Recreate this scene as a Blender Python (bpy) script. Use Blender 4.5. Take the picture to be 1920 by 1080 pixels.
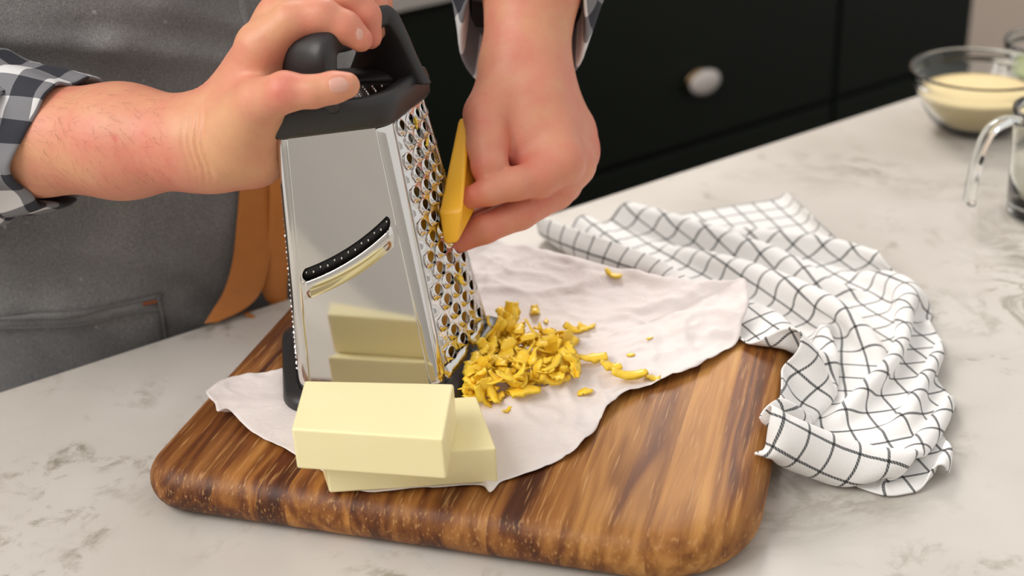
import bpy, bmesh, math, random
import numpy as np
from mathutils import Vector, Matrix, noise
from mathutils.bvhtree import BVHTree

random.seed(7)
np.random.seed(7)
for o in list(bpy.data.objects):
    bpy.data.objects.remove(o)
scene = bpy.context.scene
COL = scene.collection

# ------------------------------------------------------------------ camera
F = 2500.0
PITCH = math.radians(27.0)
ROLL = math.radians(3.0)
DIST = 1.26
CAM = Vector((0, -DIST * math.cos(PITCH), DIST * math.sin(PITCH)))
FW = Vector((0, math.cos(PITCH), -math.sin(PITCH)))
_r0 = Vector((1, 0, 0))
_u0 = Vector((0, math.sin(PITCH), math.cos(PITCH)))
RT = _r0 * math.cos(ROLL) - _u0 * math.sin(ROLL)
UP = _r0 * math.sin(ROLL) + _u0 * math.cos(ROLL)
cd = bpy.data.cameras.new('camera')
cd.sensor_width = 36.0
cd.lens = 36.0 * F / 1920.0
cd.clip_start = 0.02
cd.dof.use_dof = True
cd.dof.focus_distance = 0.97
cd.dof.aperture_fstop = 4.3
cam = bpy.data.objects.new('camera', cd)
COL.objects.link(cam)
m = Matrix.Identity(4)
for i in range(3):
    m[i][0] = RT[i]; m[i][1] = UP[i]; m[i][2] = -FW[i]; m[i][3] = CAM[i]
cam.matrix_world = m
scene.camera = cam


def _ray(px, py):
    return FW + RT * ((px - 960) / F) - UP * ((py - 540) / F)


def Z(px, py, z=0.0):
    """point of the place seen at a photo pixel, at height z"""
    d = _ray(px, py)
    return CAM + d * ((z - CAM.z) / d.z)


def Y(px, py, y):
    """point of the place seen at a photo pixel, at depth y"""
    d = _ray(px, py)
    return CAM + d * ((y - CAM.y) / d.y)


# ------------------------------------------------------------------ world and light
w = bpy.data.worlds.new('world')
scene.world = w
w.use_nodes = True
bg = w.node_tree.nodes['Background']
bg.inputs[0].default_value = (1.0, 0.965, 0.93, 1)
bg.inputs[1].default_value = 0.80


def area_light(name, loc, target, sx, sy, power, color=(1, 0.96, 0.92)):
    ld = bpy.data.lights.new(name, 'AREA')
    ld.shape = 'RECTANGLE'; ld.size = sx; ld.size_y = sy
    ld.energy = power; ld.color = color
    o = bpy.data.objects.new(name, ld)
    COL.objects.link(o)
    o.location = loc
    o.rotation_euler = (Vector(target) - Vector(loc)).to_track_quat('-Z', 'Y').to_euler()
    return o


area_light('window_light', (-1.5, -1.0, 1.75), (0, -0.1, 0.1), 1.3, 1.3, 34)
area_light('back_window_light', (0.02, 1.62, 1.45), (0.0, -0.2, 0.05), 0.8, 0.8, 30)  # panel for an unseen window in the back wall that glares on the butter
vs = scene.view_settings
vs.view_transform = 'Standard'
vs.look = 'None'
vs.exposure = 0.0
vs.gamma = 1.0
vs.use_curve_mapping = False


# ------------------------------------------------------------------ helpers
def tag(o, label=None, cat=None, group=None, kind=None):
    if label: o['label'] = label
    if cat: o['category'] = cat
    if group: o['group'] = group
    if kind: o['kind'] = kind
    return o


def link_mesh(name, me, mat=None, parent=None, smooth=True):
    o = bpy.data.objects.new(name, me)
    COL.objects.link(o)
    if mat is not None and not me.materials:
        me.materials.append(mat)
    if smooth:
        me.polygons.foreach_set('use_smooth', [True] * len(me.polygons))
    if parent is not None:
        o.parent = parent
        o.matrix_parent_inverse = Matrix.Identity(4)
        if parent.type == 'EMPTY' or True:
            o.matrix_parent_inverse = parent.matrix_world.inverted()
    return o


def mesh_obj(name, verts, faces, mat=None, parent=None, smooth=True, uvs=None):
    me = bpy.data.meshes.new(name)
    me.from_pydata([tuple(v) for v in verts], [], faces)
    me.update()
    if uvs is not None:
        ul = me.uv_layers.new(name='UVMap')
        idx = np.empty(len(me.loops), dtype=np.int32)
        me.loops.foreach_get('vertex_index', idx)
        ul.data.foreach_set('uv', np.asarray(uvs, dtype=np.float32)[idx].ravel())
    return link_mesh(name, me, mat, parent, smooth)


def bm_obj(name, bm, mat=None, parent=None, smooth=True):
    me = bpy.data.meshes.new(name)
    bmesh.ops.recalc_face_normals(bm, faces=bm.faces)
    bm.to_mesh(me)
    bm.free()
    return link_mesh(name, me, mat, parent, smooth)


def empty(name, loc=(0, 0, 0)):
    o = bpy.data.objects.new(name, None)
    o.empty_display_size = 0.02
    COL.objects.link(o)
    o.location = loc
    o.matrix_world = Matrix.Translation(loc)
    return o


def add_mod(o, typ, **kw):
    md = o.modifiers.new(typ.lower(), typ)
    for k, v in kw.items():
        setattr(md, k, v)
    return md


def hexa(name, c8, mat, parent=None, bevel=0.002, seg=3):
    """solid from 4 top + 4 bottom corners"""
    bm = bmesh.new()
    vs_ = [bm.verts.new(c) for c in c8]
    for f in ((0, 1, 2, 3), (4, 7, 6, 5), (0, 4, 5, 1), (1, 5, 6, 2), (2, 6, 7, 3), (3, 7, 4, 0)):
        bm.faces.new([vs_[i] for i in f])
    bmesh.ops.recalc_face_normals(bm, faces=bm.faces)
    if bevel:
        bmesh.ops.bevel(bm, geom=list(bm.edges), offset=bevel, segments=seg, profile=0.5, affect='EDGES')
    o = bm_obj(name, bm, mat, parent)
    add_mod(o, 'WEIGHTED_NORMAL', keep_sharp=False)
    return o


def box(name, lo, hi, mat, parent=None, bevel=0.002, frame=None):
    c = []
    for z in (hi[2], lo[2]):
        for x, y in ((lo[0], lo[1]), (hi[0], lo[1]), (hi[0], hi[1]), (lo[0], hi[1])):
            p = Vector((x, y, z))
            if frame: p = frame(p)
            c.append(p)
    return hexa(name, c, mat, parent, bevel)


def loft(loops, closed_loop=True, cap_start=False, cap_end=False, ring=False):
    n = len(loops[0])
    verts = [v for l in loops for v in l]
    faces = []
    L = len(loops)
    for i in range(L if ring else L - 1):
        j = (i + 1) % L
        for k in range(n if closed_loop else n - 1):
            k2 = (k + 1) % n
            faces.append((i * n + k, i * n + k2, j * n + k2, j * n + k))
    if cap_start: faces.append(tuple(range(n - 1, -1, -1)))
    if cap_end: faces.append(tuple((L - 1) * n + k for k in range(n)))
    return verts, faces


def lathe(profile, n=48, center=(0, 0, 0)):
    loops = []
    for r, z in profile:
        loops.append([Vector((center[0] + r * math.cos(2 * math.pi * k / n), center[1] + r * math.sin(2 * math.pi * k / n), center[2] + z)) for k in range(n)])
    return loops


def catmull(pts, per=8):
    pts = [Vector(p) for p in pts]
    out = []
    n = len(pts)
    for i in range(n - 1):
        p0 = pts[max(i - 1, 0)]; p1 = pts[i]; p2 = pts[i + 1]; p3 = pts[min(i + 2, n - 1)]
        for k in range(per):
            t = k / per
            out.append(0.5 * ((2 * p1) + (p2 - p0) * t + (2 * p0 - 5 * p1 + 4 * p2 - p3) * t * t + (3 * p1 - p0 - 3 * p2 + p3) * t ** 3))
    out.append(pts[-1])
    return out


# ------------------------------------------------------------------ materials
class NT:
    def __init__(self, name):
        self.m = bpy.data.materials.new(name)
        self.m.use_nodes = True
        self.t = self.m.node_tree
        self.b = self.t.nodes['Principled BSDF']

    def n(self, typ, **kw):
        nd = self.t.nodes.new(typ)
        ins = kw.pop('ins', {})
        for k, v in kw.items(): setattr(nd, k, v)
        for k, v in ins.items(): self.set(nd.inputs[k], v)
        return nd

    def set(self, sock, v):
        if isinstance(v, bpy.types.NodeSocket): self.t.links.new(v, sock)
        else: sock.default_value = v

    def p(self, **kw):
        for k, v in kw.items(): self.set(self.b.inputs[k.replace('_', ' ')], v)
        return self

    def math(self, op, a, b=0.0, c=0.0, clamp=False):
        nd = self.n('ShaderNodeMath', operation=op, use_clamp=clamp)
        self.set(nd.inputs[0], a); self.set(nd.inputs[1], b); self.set(nd.inputs[2], c)
        return nd.outputs[0]

    def mix(self, fac, a, b, blend='MIX'):
        nd = self.n('ShaderNodeMix', data_type='RGBA', blend_type=blend)
        self.set(nd.inputs[0], fac); self.set(nd.inputs[6], a); self.set(nd.inputs[7], b)
        return nd.outputs[2]

    def ramp(self, fac, stops):
        nd = self.n('ShaderNodeValToRGB')
        el = nd.color_ramp.elements
        while len(el) < len(stops): el.new(0.5)
        for e, (pos, c) in zip(el, stops):
            e.position = pos
            e.color = c if len(c) == 4 else (*c, 1)
        self.set(nd.inputs[0], fac)
        return nd.outputs[0]

    def noise(self, vec, scale, detail=3, rough=0.5, dist=0.0):
        nd = self.n('ShaderNodeTexNoise', ins={'Scale': scale, 'Detail': detail, 'Roughness': rough, 'Distortion': dist})
        self.set(nd.inputs['Vector'], vec)
        return nd.outputs[0]

    def obj(self): return self.n('ShaderNodeTexCoord').outputs['Object']

    def pos(self): return self.n('ShaderNodeNewGeometry').outputs['Position']

    def uv(self): return self.n('ShaderNodeTexCoord').outputs['UV']

    def mapping(self, vec, scale=(1, 1, 1), rot=(0, 0, 0)):
        return self.n('ShaderNodeMapping', ins={'Vector': vec, 'Scale': scale, 'Rotation': rot}).outputs[0]

    def bump(self, h, strength=0.3, dist=0.001):
        nd = self.n('ShaderNodeBump', ins={'Strength': strength, 'Distance': dist, 'Height': h})
        self.t.links.new(nd.outputs[0], self.b.inputs['Normal'])
        return self


def c4(r, g, b): return (r, g, b, 1)


def mat_simple(name, col, rough=0.5, metal=0.0, var=0.08, scale=60, bump=0.0):
    t = NT(name)
    nz = t.noise(t.obj(), scale, 3)
    t.p(Base_Color=t.mix(nz, c4(*[c * (1 - var) for c in col]), c4(*[min(1, c * (1 + var)) for c in col])), Roughness=rough, Metallic=metal)
    if bump: t.bump(nz, bump, 0.001)
    return t.m


def mat_marble():
    t = NT('marble')
    v = t.pos()
    w_ = t.noise(v, 3.0, 5, 0.55, 0.6)
    w2 = t.noise(v, 9.0, 6, 0.62, 1.2)
    w3 = t.noise(v, 34.0, 5, 0.7, 0.4)
    cloud = t.noise(v, 5.0, 3)
    base = t.mix(t.ramp(cloud, [(0.35, (0, 0, 0)), (0.7, (1, 1, 1))]), c4(0.62, 0.585, 0.54), c4(0.50, 0.465, 0.415))
    vein = t.math('SUBTRACT', 1.0, t.math('MULTIPLY', t.math('ABSOLUTE', t.math('SUBTRACT', w2, 0.5)), 16.0), clamp=True)
    msk = t.ramp(w_, [(0.48, (0, 0, 0)), (0.62, (1, 1, 1))])
    vein = t.math('MULTIPLY', vein, msk)
    spk = t.ramp(w3, [(0.5, (0, 0, 0)), (0.66, (1, 1, 1))])
    msk2 = t.ramp(w2, [(0.52, (0, 0, 0)), (0.64, (1, 1, 1))])
    spk = t.math('MULTIPLY', t.math('MULTIPLY', spk, msk2), 0.75)
    f = t.math('ADD', t.math('MULTIPLY', vein, 0.62), spk, clamp=True)
    t.p(Base_Color=t.mix(f, base, c4(0.20, 0.175, 0.12)), Roughness=0.3)
    return t.m


def mat_wood():
    t = NT('acacia_wood')
    v = t.obj()
    col = t.n('ShaderNodeObjectInfo')
    rnd = t.math('MULTIPLY', col.outputs['Random'], 7.0)
    off = t.n('ShaderNodeCombineXYZ', ins={'X': rnd, 'Y': rnd, 'Z': rnd}).outputs[0]
    vv = t.n('ShaderNodeVectorMath', operation='ADD', ins={0: v, 1: off}).outputs[0]
    warp = t.noise(vv, 6.0, 2)
    st = t.mapping(vv, (60, 2.2, 34), (0, 0, 0.06))
    g1 = t.noise(st, 1.0, 4, 0.6, 0.5)
    fine = t.noise(t.mapping(vv, (520, 22, 260), (0, 0, 0.05)), 1.0, 2, 0.6)
    broad = t.noise(t.mapping(vv, (14, 1.6, 8)), 1.0, 3, 0.5, 0.6)
    rings = t.math('SINE', t.math('MULTIPLY', broad, 62.0))
    tone = t.math('ADD', t.math('MULTIPLY', g1, 0.55), t.math('MULTIPLY', broad, 0.45))
    tone = t.math('ADD', tone, t.math('MULTIPLY', rings, 0.045))
    c = t.ramp(tone, [(0.37, (0.065, 0.019, 0.005)), (0.45, (0.15, 0.048, 0.011)), (0.52, (0.25, 0.098, 0.022)), (0.60, (0.37, 0.165, 0.044)), (0.70, (0.48, 0.25, 0.080))])
    c = t.mix(1.0, c, col.outputs['Color'], 'MULTIPLY')
    pore = t.ramp(fine, [(0.58, (0, 0, 0)), (0.70, (1, 1, 1))])
    c = t.mix(t.math('MULTIPLY', pore, 0.6), c, c4(0.56, 0.31, 0.12))
    t.p(Base_Color=c, Roughness=t.math('ADD', t.math('MULTIPLY', g1, 0.15), 0.42), Specular_IOR_Level=0.35)
    t.bump(fine, 0.15, 0.0006)
    return t.m


def mat_skin():
    t = NT('skin')
    v = t.obj()
    at = t.n('ShaderNodeAttribute', attribute_name='red').outputs['Fac']
    n1 = t.noise(v, 28, 4, 0.6)
    n2 = t.noise(v, 160, 3, 0.6)
    n3 = t.noise(v, 600, 2, 0.5)
    f = t.math('ADD', t.math('MULTIPLY', at, 0.75), t.math('MULTIPLY', t.math('SUBTRACT', n1, 0.5), 1.2), clamp=True)
    c = t.ramp(f, [(0.0, (0.71, 0.375, 0.20)), (0.35, (0.70, 0.285, 0.18)), (0.75, (0.68, 0.19, 0.135)), (1.0, (0.60, 0.12, 0.09))])
    c = t.mix(t.math('MULTIPLY', n2, 0.18), c, c4(0.45, 0.17, 0.11))
    t.p(Base_Color=c, Roughness=0.48, Subsurface_Weight=0.15, Subsurface_Radius=(0.01, 0.004, 0.002), Subsurface_Scale=0.35)
    t.bump(t.math('ADD', t.math('MULTIPLY', n2, 0.6), t.math('MULTIPLY', n3, 0.4)), 0.35, 0.0009)
    return t.m


def mat_steel(name='polished_steel', rough=0.055, col=(0.72, 0.705, 0.675), bumpy=0.0):
    t = NT(name)
    nz = t.noise(t.obj(), 45, 2)
    t.p(Base_Color=c4(*col), Metallic=1.0, Roughness=t.math('ADD', t.math('MULTIPLY', nz, 0.05), rough))
    if bumpy: t.bump(t.noise(t.obj(), 90, 2), bumpy, 0.001)
    return t.m


def mat_gingham():
    t = NT('gingham')
    s = t.n('ShaderNodeSeparateXYZ', ins={0: t.uv()})
    P = 0.040
    a = t.math('GREATER_THAN', t.math('FRACT', t.math('DIVIDE', s.outputs[0], P)), 0.5)
    b = t.math('GREATER_THAN', t.math('FRACT', t.math('DIVIDE', s.outputs[1], P)), 0.5)
    k = t.math('MULTIPLY', t.math('ADD', a, b), 0.5)
    c = t.ramp(k, [(0.0, (0.72, 0.71, 0.71)), (0.5, (0.20, 0.20, 0.215)), (1.0, (0.018, 0.02, 0.03))])
    wv = t.noise(t.uv(), 900, 2)
    c = t.mix(t.math('MULTIPLY', wv, 0.12), c, c4(0.22, 0.22, 0.24))
    t.p(Base_Color=c, Roughness=0.9)
    t.bump(wv, 0.25, 0.0006)
    return t.m


def mat_towel():
    t = NT('checked_towel')
    uv = t.uv()
    wob = t.noise(uv, 40, 2)
    s = t.n('ShaderNodeSeparateXYZ', ins={0: uv})
    P = 0.0215

    def line(x, ph):
        x = t.math('ADD', x, t.math('MULTIPLY', wob, 0.002))
        fr = t.math('FRACT', t.math('ADD', t.math('DIVIDE', x, P), ph))
        return t.math('LESS_THAN', t.math('ABSOLUTE', t.math('SUBTRACT', fr, 0.5)), 0.050)
    la = line(s.outputs[0], 0.2); lb = line(s.outputs[1], 0.6)
    weave = t.math('GREATER_THAN', t.math('SINE', t.math('MULTIPLY', t.math('ADD', s.outputs[0], s.outputs[1]), 2600)), -0.6)
    both = t.math('MULTIPLY', la, lb)
    ln = t.math('MAXIMUM', t.math('MULTIPLY', t.math('MAXIMUM', la, lb), t.math('ADD', t.math('MULTIPLY', weave, 0.35), 0.58)), both)
    nz = t.noise(uv, 700, 2)
    base = t.mix(nz, c4(0.90, 0.89, 0.87), c4(0.82, 0.81, 0.79))
    t.p(Base_Color=t.mix(ln, base, c4(0.02, 0.022, 0.026)), Roughness=0.9, Sheen_Weight=0.2)
    t.bump(nz, 0.35, 0.0007)
    return t.m


def mat_denim():
    t = NT('grey_denim')
    v = t.obj()
    s = t.n('ShaderNodeSeparateXYZ', ins={0: t.uv()})
    tw = t.math('SINE', t.math('MULTIPLY', t.math('ADD', s.outputs[0], t.math('MULTIPLY', s.outputs[1], 1.0)), 3200))
    n1 = t.noise(v, 900, 2, 0.7)
    n2 = t.noise(v, 7, 3)
    n3 = t.noise(v, 120, 1, 0.3)
    f = t.math('ADD', t.math('MULTIPLY', n1, 0.6), t.math('ADD', t.math('MULTIPLY', tw, 0.06), t.math('MULTIPLY', n2, 0.4)))
    c = t.ramp(f, [(0.36, (0.095, 0.095, 0.098)), (0.52, (0.185, 0.182, 0.182)), (0.68, (0.36, 0.355, 0.35))])
    vor = t.n('ShaderNodeTexVoronoi', ins={'Vector': v, 'Scale': 75.0, 'Randomness': 1.0})
    wn = t.n('ShaderNodeTexWhiteNoise', ins={'Vector': vor.outputs['Position']})
    dot = t.math('MULTIPLY', t.math('LESS_THAN', vor.outputs['Distance'], 0.13), t.math('GREATER_THAN', wn.outputs['Value'], 0.86))
    msk = t.ramp(t.noise(v, 6, 1), [(0.46, (0, 0, 0)), (0.58, (1, 1, 1))])
    c = t.mix(t.math('MULTIPLY', t.math('MULTIPLY', dot, msk), 0.6), c, c4(0.5, 0.48, 0.46))
    t.p(Base_Color=c, Roughness=0.88, Sheen_Weight=0.1)
    t.bump(t.math('ADD', n1, t.math('MULTIPLY', tw, 0.3)), 0.35, 0.0006)
    return t.m


def mat_paper():
    t = NT('parchment_paper')
    v = t.obj()
    n1 = t.noise(v, 60, 4, 0.6)
    c = t.mix(n1, c4(0.80, 0.735, 0.71), c4(0.74, 0.675, 0.65))
    t.p(Base_Color=c, Roughness=0.6, Specular_IOR_Level=0.35)
    crease = t.math('ABSOLUTE', t.math('SUBTRACT', t.noise(v, 26, 3, 0.5, 0.8), 0.5))
    crease2 = t.math('ABSOLUTE', t.math('SUBTRACT', t.noise(v, 70, 2, 0.5, 1.0), 0.5))
    t.bump(t.math('ADD', t.math('MULTIPLY', crease, -0.8), t.math('ADD', t.math('MULTIPLY', crease2, -0.45), t.math('MULTIPLY', n1, 0.1))), 0.45, 0.004)
    return t.m


def mat_butter(name, a, b):
    t = NT(name)
    v = t.obj()
    n1 = t.noise(v, 18, 3)
    t.p(Base_Color=t.mix(n1, c4(*a), c4(*b)), Roughness=0.34, Subsurface_Weight=0.12, Subsurface_Radius=(0.01, 0.008, 0.004), Subsurface_Scale=0.3)
    t.bump(t.noise(t.mapping(v, (20, 70, 90)), 1.0, 3), 0.12, 0.001)
    return t.m


def mat_glass():
    t = NT('clear_glass')
    nz = t.noise(t.obj(), 20, 1)
    t.p(Base_Color=c4(0.96, 0.985, 0.975), Roughness=t.math('MULTIPLY', nz, 0.02), Transmission_Weight=1.0, IOR=1.45)
    return t.m


def mat_grain(name, a, b, scale):
    t = NT(name)
    v = t.obj()
    nz = t.noise(v, scale, 2, 0.7)
    t.p(Base_Color=t.mix(nz, c4(*a), c4(*b)), Roughness=0.75)
    t.bump(nz, 0.5, 0.002)
    return t.m


M_marble = mat_marble()
M_wood = mat_wood()
M_skin = mat_skin()
M_steel = mat_steel()
M_steel_g = mat_steel('hammered_steel', 0.09, (0.74, 0.73, 0.715), 0.8)
M_gingham = mat_gingham()
M_towel = mat_towel()
M_denim = mat_denim()
M_paper = mat_paper()
M_butter = mat_butter('butter', (0.96, 0.87, 0.53), (0.94, 0.83, 0.45))
M_cheese = mat_butter('orange_cheese', (0.94, 0.52, 0.035), (0.90, 0.44, 0.02))
M_shred = mat_butter('cheese_shred', (0.98, 0.69, 0.055), (0.97, 0.60, 0.035))
M_glass = mat_glass()
M_rubber = mat_simple('black_plastic', (0.022, 0.021, 0.022), 0.42, 0, 0.15, 500, 0.06)
M_leather = mat_simple('tan_leather', (0.50, 0.175, 0.030), 0.55, 0, 0.12, 90, 0.08)
M_cab = mat_simple('dark_green_paint', (0.0065, 0.0095, 0.0058), 0.5, 0, 0.1, 4)
M_cab.node_tree.nodes['Principled BSDF'].inputs['Specular IOR Level'].default_value = 0.2
M_stone = mat_simple('pale_worktop', (0.42, 0.40, 0.37), 0.4, 0, 0.1, 12)
M_wall = mat_simple('beige_plaster', (0.80, 0.66, 0.55), 0.9, 0, 0.05, 5)
M_wallw = mat_simple('white_plaster', (0.70, 0.68, 0.65), 0.9, 0, 0.04, 5)
M_floor = mat_simple('dark_floor', (0.035, 0.028, 0.022), 0.6, 0, 0.2, 6)
M_knob = mat_simple('pale_ceramic', (0.66, 0.60, 0.56), 0.25, 0, 0.05, 8)
M_brass = mat_simple('aged_brass', (0.35, 0.24, 0.12), 0.35, 1.0, 0.1, 30)
M_crumb = mat_grain('breadcrumbs', (0.90, 0.74, 0.42), (0.74, 0.55, 0.26), 420)
M_milk = mat_simple('milk', (0.85, 0.80, 0.66), 0.3, 0, 0.02, 10)
M_red = mat_simple('red_print', (0.75, 0.05, 0.03), 0.5, 0, 0.05, 30)
M_leafy = mat_grain('chopped_herbs', (0.30, 0.40, 0.10), (0.55, 0.55, 0.30), 200)
M_nail = mat_simple('fingernail', (0.70, 0.38, 0.30), 0.3, 0, 0.05, 80)
M_thread = mat_simple('apron_thread', (0.17, 0.165, 0.16), 0.8, 0, 0.15, 300)
M_tab = mat_simple('rust_thread', (0.30, 0.09, 0.03), 0.8, 0, 0.15, 300)
M_hair = mat_simple('arm_hair', (0.20, 0.08, 0.045), 0.6, 0, 0.1, 30)

# ------------------------------------------------------------------ the setting
E0 = Z(0, 733); E1 = Z(1700, 185)
ED = (E1 - E0).normalized()               # along the far edge of the worktop
EN = Vector((-ED.y, ED.x, 0))             # away from the camera, towards the cook


def EF(p):                                 # edge frame -> world
    return E0 + ED * p[0] + EN * p[1] + Vector((0, 0, p[2]))


def setting(o):
    return tag(o, kind='structure')


setting(box('floor', (-3, -3, -0.97), (4.6, 4.4, -0.92), M_floor, None, 0))
setting(box('wall_front', (-3, -2.85, -0.92), (4.6, -2.75, 1.6), M_wallw, None, 0))
setting(box('wall_back', (-3.0, 1.56, -0.92), (5.5, 1.66, 1.6), M_wall, None, 0, EF))

isl = empty('kitchen_island', EF((0.4, -0.4, -0.92)))
tag(isl, 'white marble worktop with grey veins under the chopping board', 'worktop')
box('worktop', (-0.75, -1.25, -0.035), (1.9, 0.0, 0.0), M_marble, isl, 0.004, EF)
box('base_panel', (-0.70, -1.18, -0.92), (1.85, -0.12, -0.036), M_cab, isl, 0.003, EF)

# run of dark green drawers behind
CY = 0.90


def SE(px, py, d):
    """photo pixel at distance d beyond (+) or before (-) the worktop edge plane"""
    r = _ray(px, py)
    return CAM + r * (((E0 - CAM).dot(EN) + d) / r.dot(EN))


cab = empty('drawer_cabinet', EF((0.9, CY + 0.3, -0.92)))
tag(cab, 'dark green drawer cabinet standing behind the cook', 'cabinet')
SX1 = (SE(1822, 50, CY) - E0).dot(ED)
SXD = (SE(1567, 90, CY) - E0).dot(ED)
SZB = SE(1350, 250, CY).z
KN = SE(1310, 150, CY)
WTZ = SE(775, 11, CY).z
box('carcass', (-0.9, CY + 0.022, -0.92), (SX1, CY + 0.6, WTZ - 0.001), M_cab, cab, 0.002, EF)
box('worktop', (-0.95, CY - 0.02, WTZ), (SX1 + 0.01, CY + 0.62, WTZ + 0.03), M_stone, cab, 0.003, EF)
SXM = 2 * (KN - E0).dot(ED) - SXD
for (x0, x1) in ((-0.88, SXM - 0.012), (SXM, SXD), (SXD + 0.012, SX1 - 0.005)):
    for (z0, z1) in ((SZB, WTZ - 0.012), (-0.80, SZB - 0.012)):
        d = box('drawer_front', (x0, CY, z0), (x1, CY + 0.021, z1), M_cab, cab, 0.003, EF)
        if x1 > SXD + 0.1 or x0 < 0:
            continue
        base = KN.copy()
        if z0 < SZB - 0.1:
            base.z = (z0 + z1) / 2
        loops = []
        for r, dist in ((0.0, 0.028), (0.022, 0.0275), (0.031, 0.022), (0.030, 0.016), (0.016, 0.010), (0.011, 0.0)):
            loops.append([base - EN * dist + ED * (r * 1.25 * math.cos(a)) + Vector((0, 0, r * 0.85 * math.sin(a))) for a in [2 * math.pi * q / 24 for q in range(24)]])
        v, f = loft(loops)
        mesh_obj('knob', v, f, M_knob, d)
        loops = [[base - EN * dd + ED * (r * 1.25 * math.cos(a)) + Vector((0, 0, r * 0.9 * math.sin(a))) for a in [2 * math.pi * q / 24 for q in range(24)]] for r, dd in ((0.0, 0.004), (0.024, 0.004), (0.025, 0.0))]
        v, f = loft(loops)
        mesh_obj('back_plate', v, f, M_brass, d)

# ------------------------------------------------------------------ chopping board
BA = math.radians(-17.5)
BU = Vector((math.cos(BA), math.sin(BA), 0)); BV = Vector((-math.sin(BA), math.cos(BA), 0))
BU0, BU1, BV0, BV1 = -0.169, 0.272, -0.398, -0.05
BT = 0.036


def bw(u, v, z): return BU * u + BV * v + Vector((0, 0, z))


def to_board(p): return (p[0] * BU.x + p[1] * BU.y, p[0] * BV.x + p[1] * BV.y)


def board_rad(u, v):
    """the near right corner is rounder than the others"""
    right = u > (BU0 + BU1) / 2; near = v < (BV0 + BV1) / 2
    return 0.075 if (right and near) else 0.036


def board_sdf(u, v):
    """distance inside the rounded outline (positive inside)"""
    cu, cv = (BU0 + BU1) / 2, (BV0 + BV1) / 2
    r = board_rad(u, v)
    qx = abs(u - cu) - ((BU1 - BU0) / 2 - r); qy = abs(v - cv) - ((BV1 - BV0) / 2 - r)
    return -(math.hypot(max(qx, 0), max(qy, 0)) + min(max(qx, qy), 0) - r)


def board_vrange(u):
    cu = (BU0 + BU1) / 2
    cuts_ = []
    for v in (BV0, BV1):
        r = board_rad(u, v)
        q = abs(u - cu) - ((BU1 - BU0) / 2 - r)
        cuts_.append(0 if q <= 0 else r - math.sqrt(max(r * r - min(q, r) ** 2, 0)))
    return BV0 + cuts_[0], BV1 - cuts_[1]


def build_board():
    root = empty('chopping_board', bw((BU0 + BU1) / 2, (BV0 + BV1) / 2, 0))
    root.rotation_euler = (0, 0, BA)
    root.matrix_world = Matrix.Translation(root.location) @ Matrix.Rotation(BA, 4, 'Z')
    tag(root, 'brown wooden chopping board made of glued planks with rounded corners', 'chopping board')
    cuts = [BU0, -0.105, -0.070, -0.048, 0.000, 0.098, 0.148, 0.205, BU1]
    tones = [(0.80, 0.72, 0.66), (1.1, 1.05, 0.95), (0.78, 0.68, 0.6), (1.28, 1.28, 1.1), (0.88, 0.80, 0.72), (0.95, 0.88, 0.8), (1.08, 1.08, 1.0), (1.25, 1.28, 1.2)]
    R = BT / 2 - 0.001
    for i in range(len(cuts) - 1):
        us = list(np.linspace(cuts[i], cuts[i + 1], 12))
        if i == 0: us = sorted(set(us + [BU0 + d for d in (0.0003, 0.001, 0.002, 0.004, 0.007, 0.011)]))
        if i == len(cuts) - 2: us = sorted(set(us + [BU1 - d for d in (0.0003, 0.001, 0.002, 0.004, 0.007, 0.011)]))
        loops = []
        for u in us:
            v0, v1 = board_vrange(u)
            e = [0, 0.0003, 0.001, 0.002, 0.004, 0.007, 0.011, 0.016]
            Lh = (v1 - v0) / 2
            vv = [v0 + min(d, Lh) for d in e] + list(np.linspace(v0 + 0.03, v1 - 0.03, 14)) + [v1 - min(d, Lh) for d in reversed(e)]
            top = []
            for v in vv:
                d = max(board_sdf(u, v), 0)
                h = R if d >= R else math.sqrt(max(R * R - (R - d) ** 2, 0))
                top.append((v, h))
            lp = [bw(u, v, BT / 2 + h * (BT / 2) / R) for v, h in top] + [bw(u, v, BT / 2 - h * (BT / 2) / R) for v, h in reversed(top)]
            loops.append(lp)
        v, f = loft(loops, True, True, True)
        inv = root.matrix_world.inverted()
        me = bpy.data.meshes.new('plank')
        me.from_pydata([tuple(inv @ p) for p in v], [], f)
        me.update()
        o = bpy.data.objects.new('plank', me)
        COL.objects.link(o); o.parent = root
        me.materials.append(M_wood)
        me.polygons.foreach_set('use_smooth', [True] * len(me.polygons))
        me.polygons[-1].use_smooth = False; me.polygons[-2].use_smooth = False
        add_mod(o, 'EDGE_SPLIT', split_angle=math.radians(60))
        o.color = (*tones[i], 1)
    return root


build_board()

# ------------------------------------------------------------------ parchment paper
PZ = BT + 0.0015
paper_outline = [(387, 740, .047), (398, 728, .046), (430, 712, .042), (480, 700, .040), (530, 690, .04), (600, 640, .04), (700, 560, .04), (800, 490, .045), (870, 455, .05), (912, 447, .052),
                 (950, 456, .05), (1000, 468, .05), (1070, 482, .052), (1150, 502, .052), (1230, 520, .054), (1300, 531, .057), (1360, 531, .060), (1395, 528, .061), (1402, 545, .059), (1403, 575, .055), (1392, 605, .048),
                 (1384, 640, .040), (1352, 664, .039), (1320, 686, .039), (1285, 702, .039), (1245, 716, .039), (1205, 728, .040), (1168, 742, .041), (1146, 760, .041), (1128, 786, .039), (1110, 816, .039),
                 (1075, 850, .038), (1040, 868, .038), (1000, 884, .038), (960, 897, .038), (938, 905, .038), (920, 924, .042), (900, 910, .038), (840, 912, .038), (770, 918, .038), (690, 922, .038), (640, 905, .038), (600, 880, .038),
                 (560, 857, .038), (520, 836, .038), (480, 815, .04), (455, 795, .041), (440, 778, .043), (428, 768, .046), (416, 770, .045), (408, 777, .041), (404, 762, .046), (395, 752, .048)]


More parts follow.
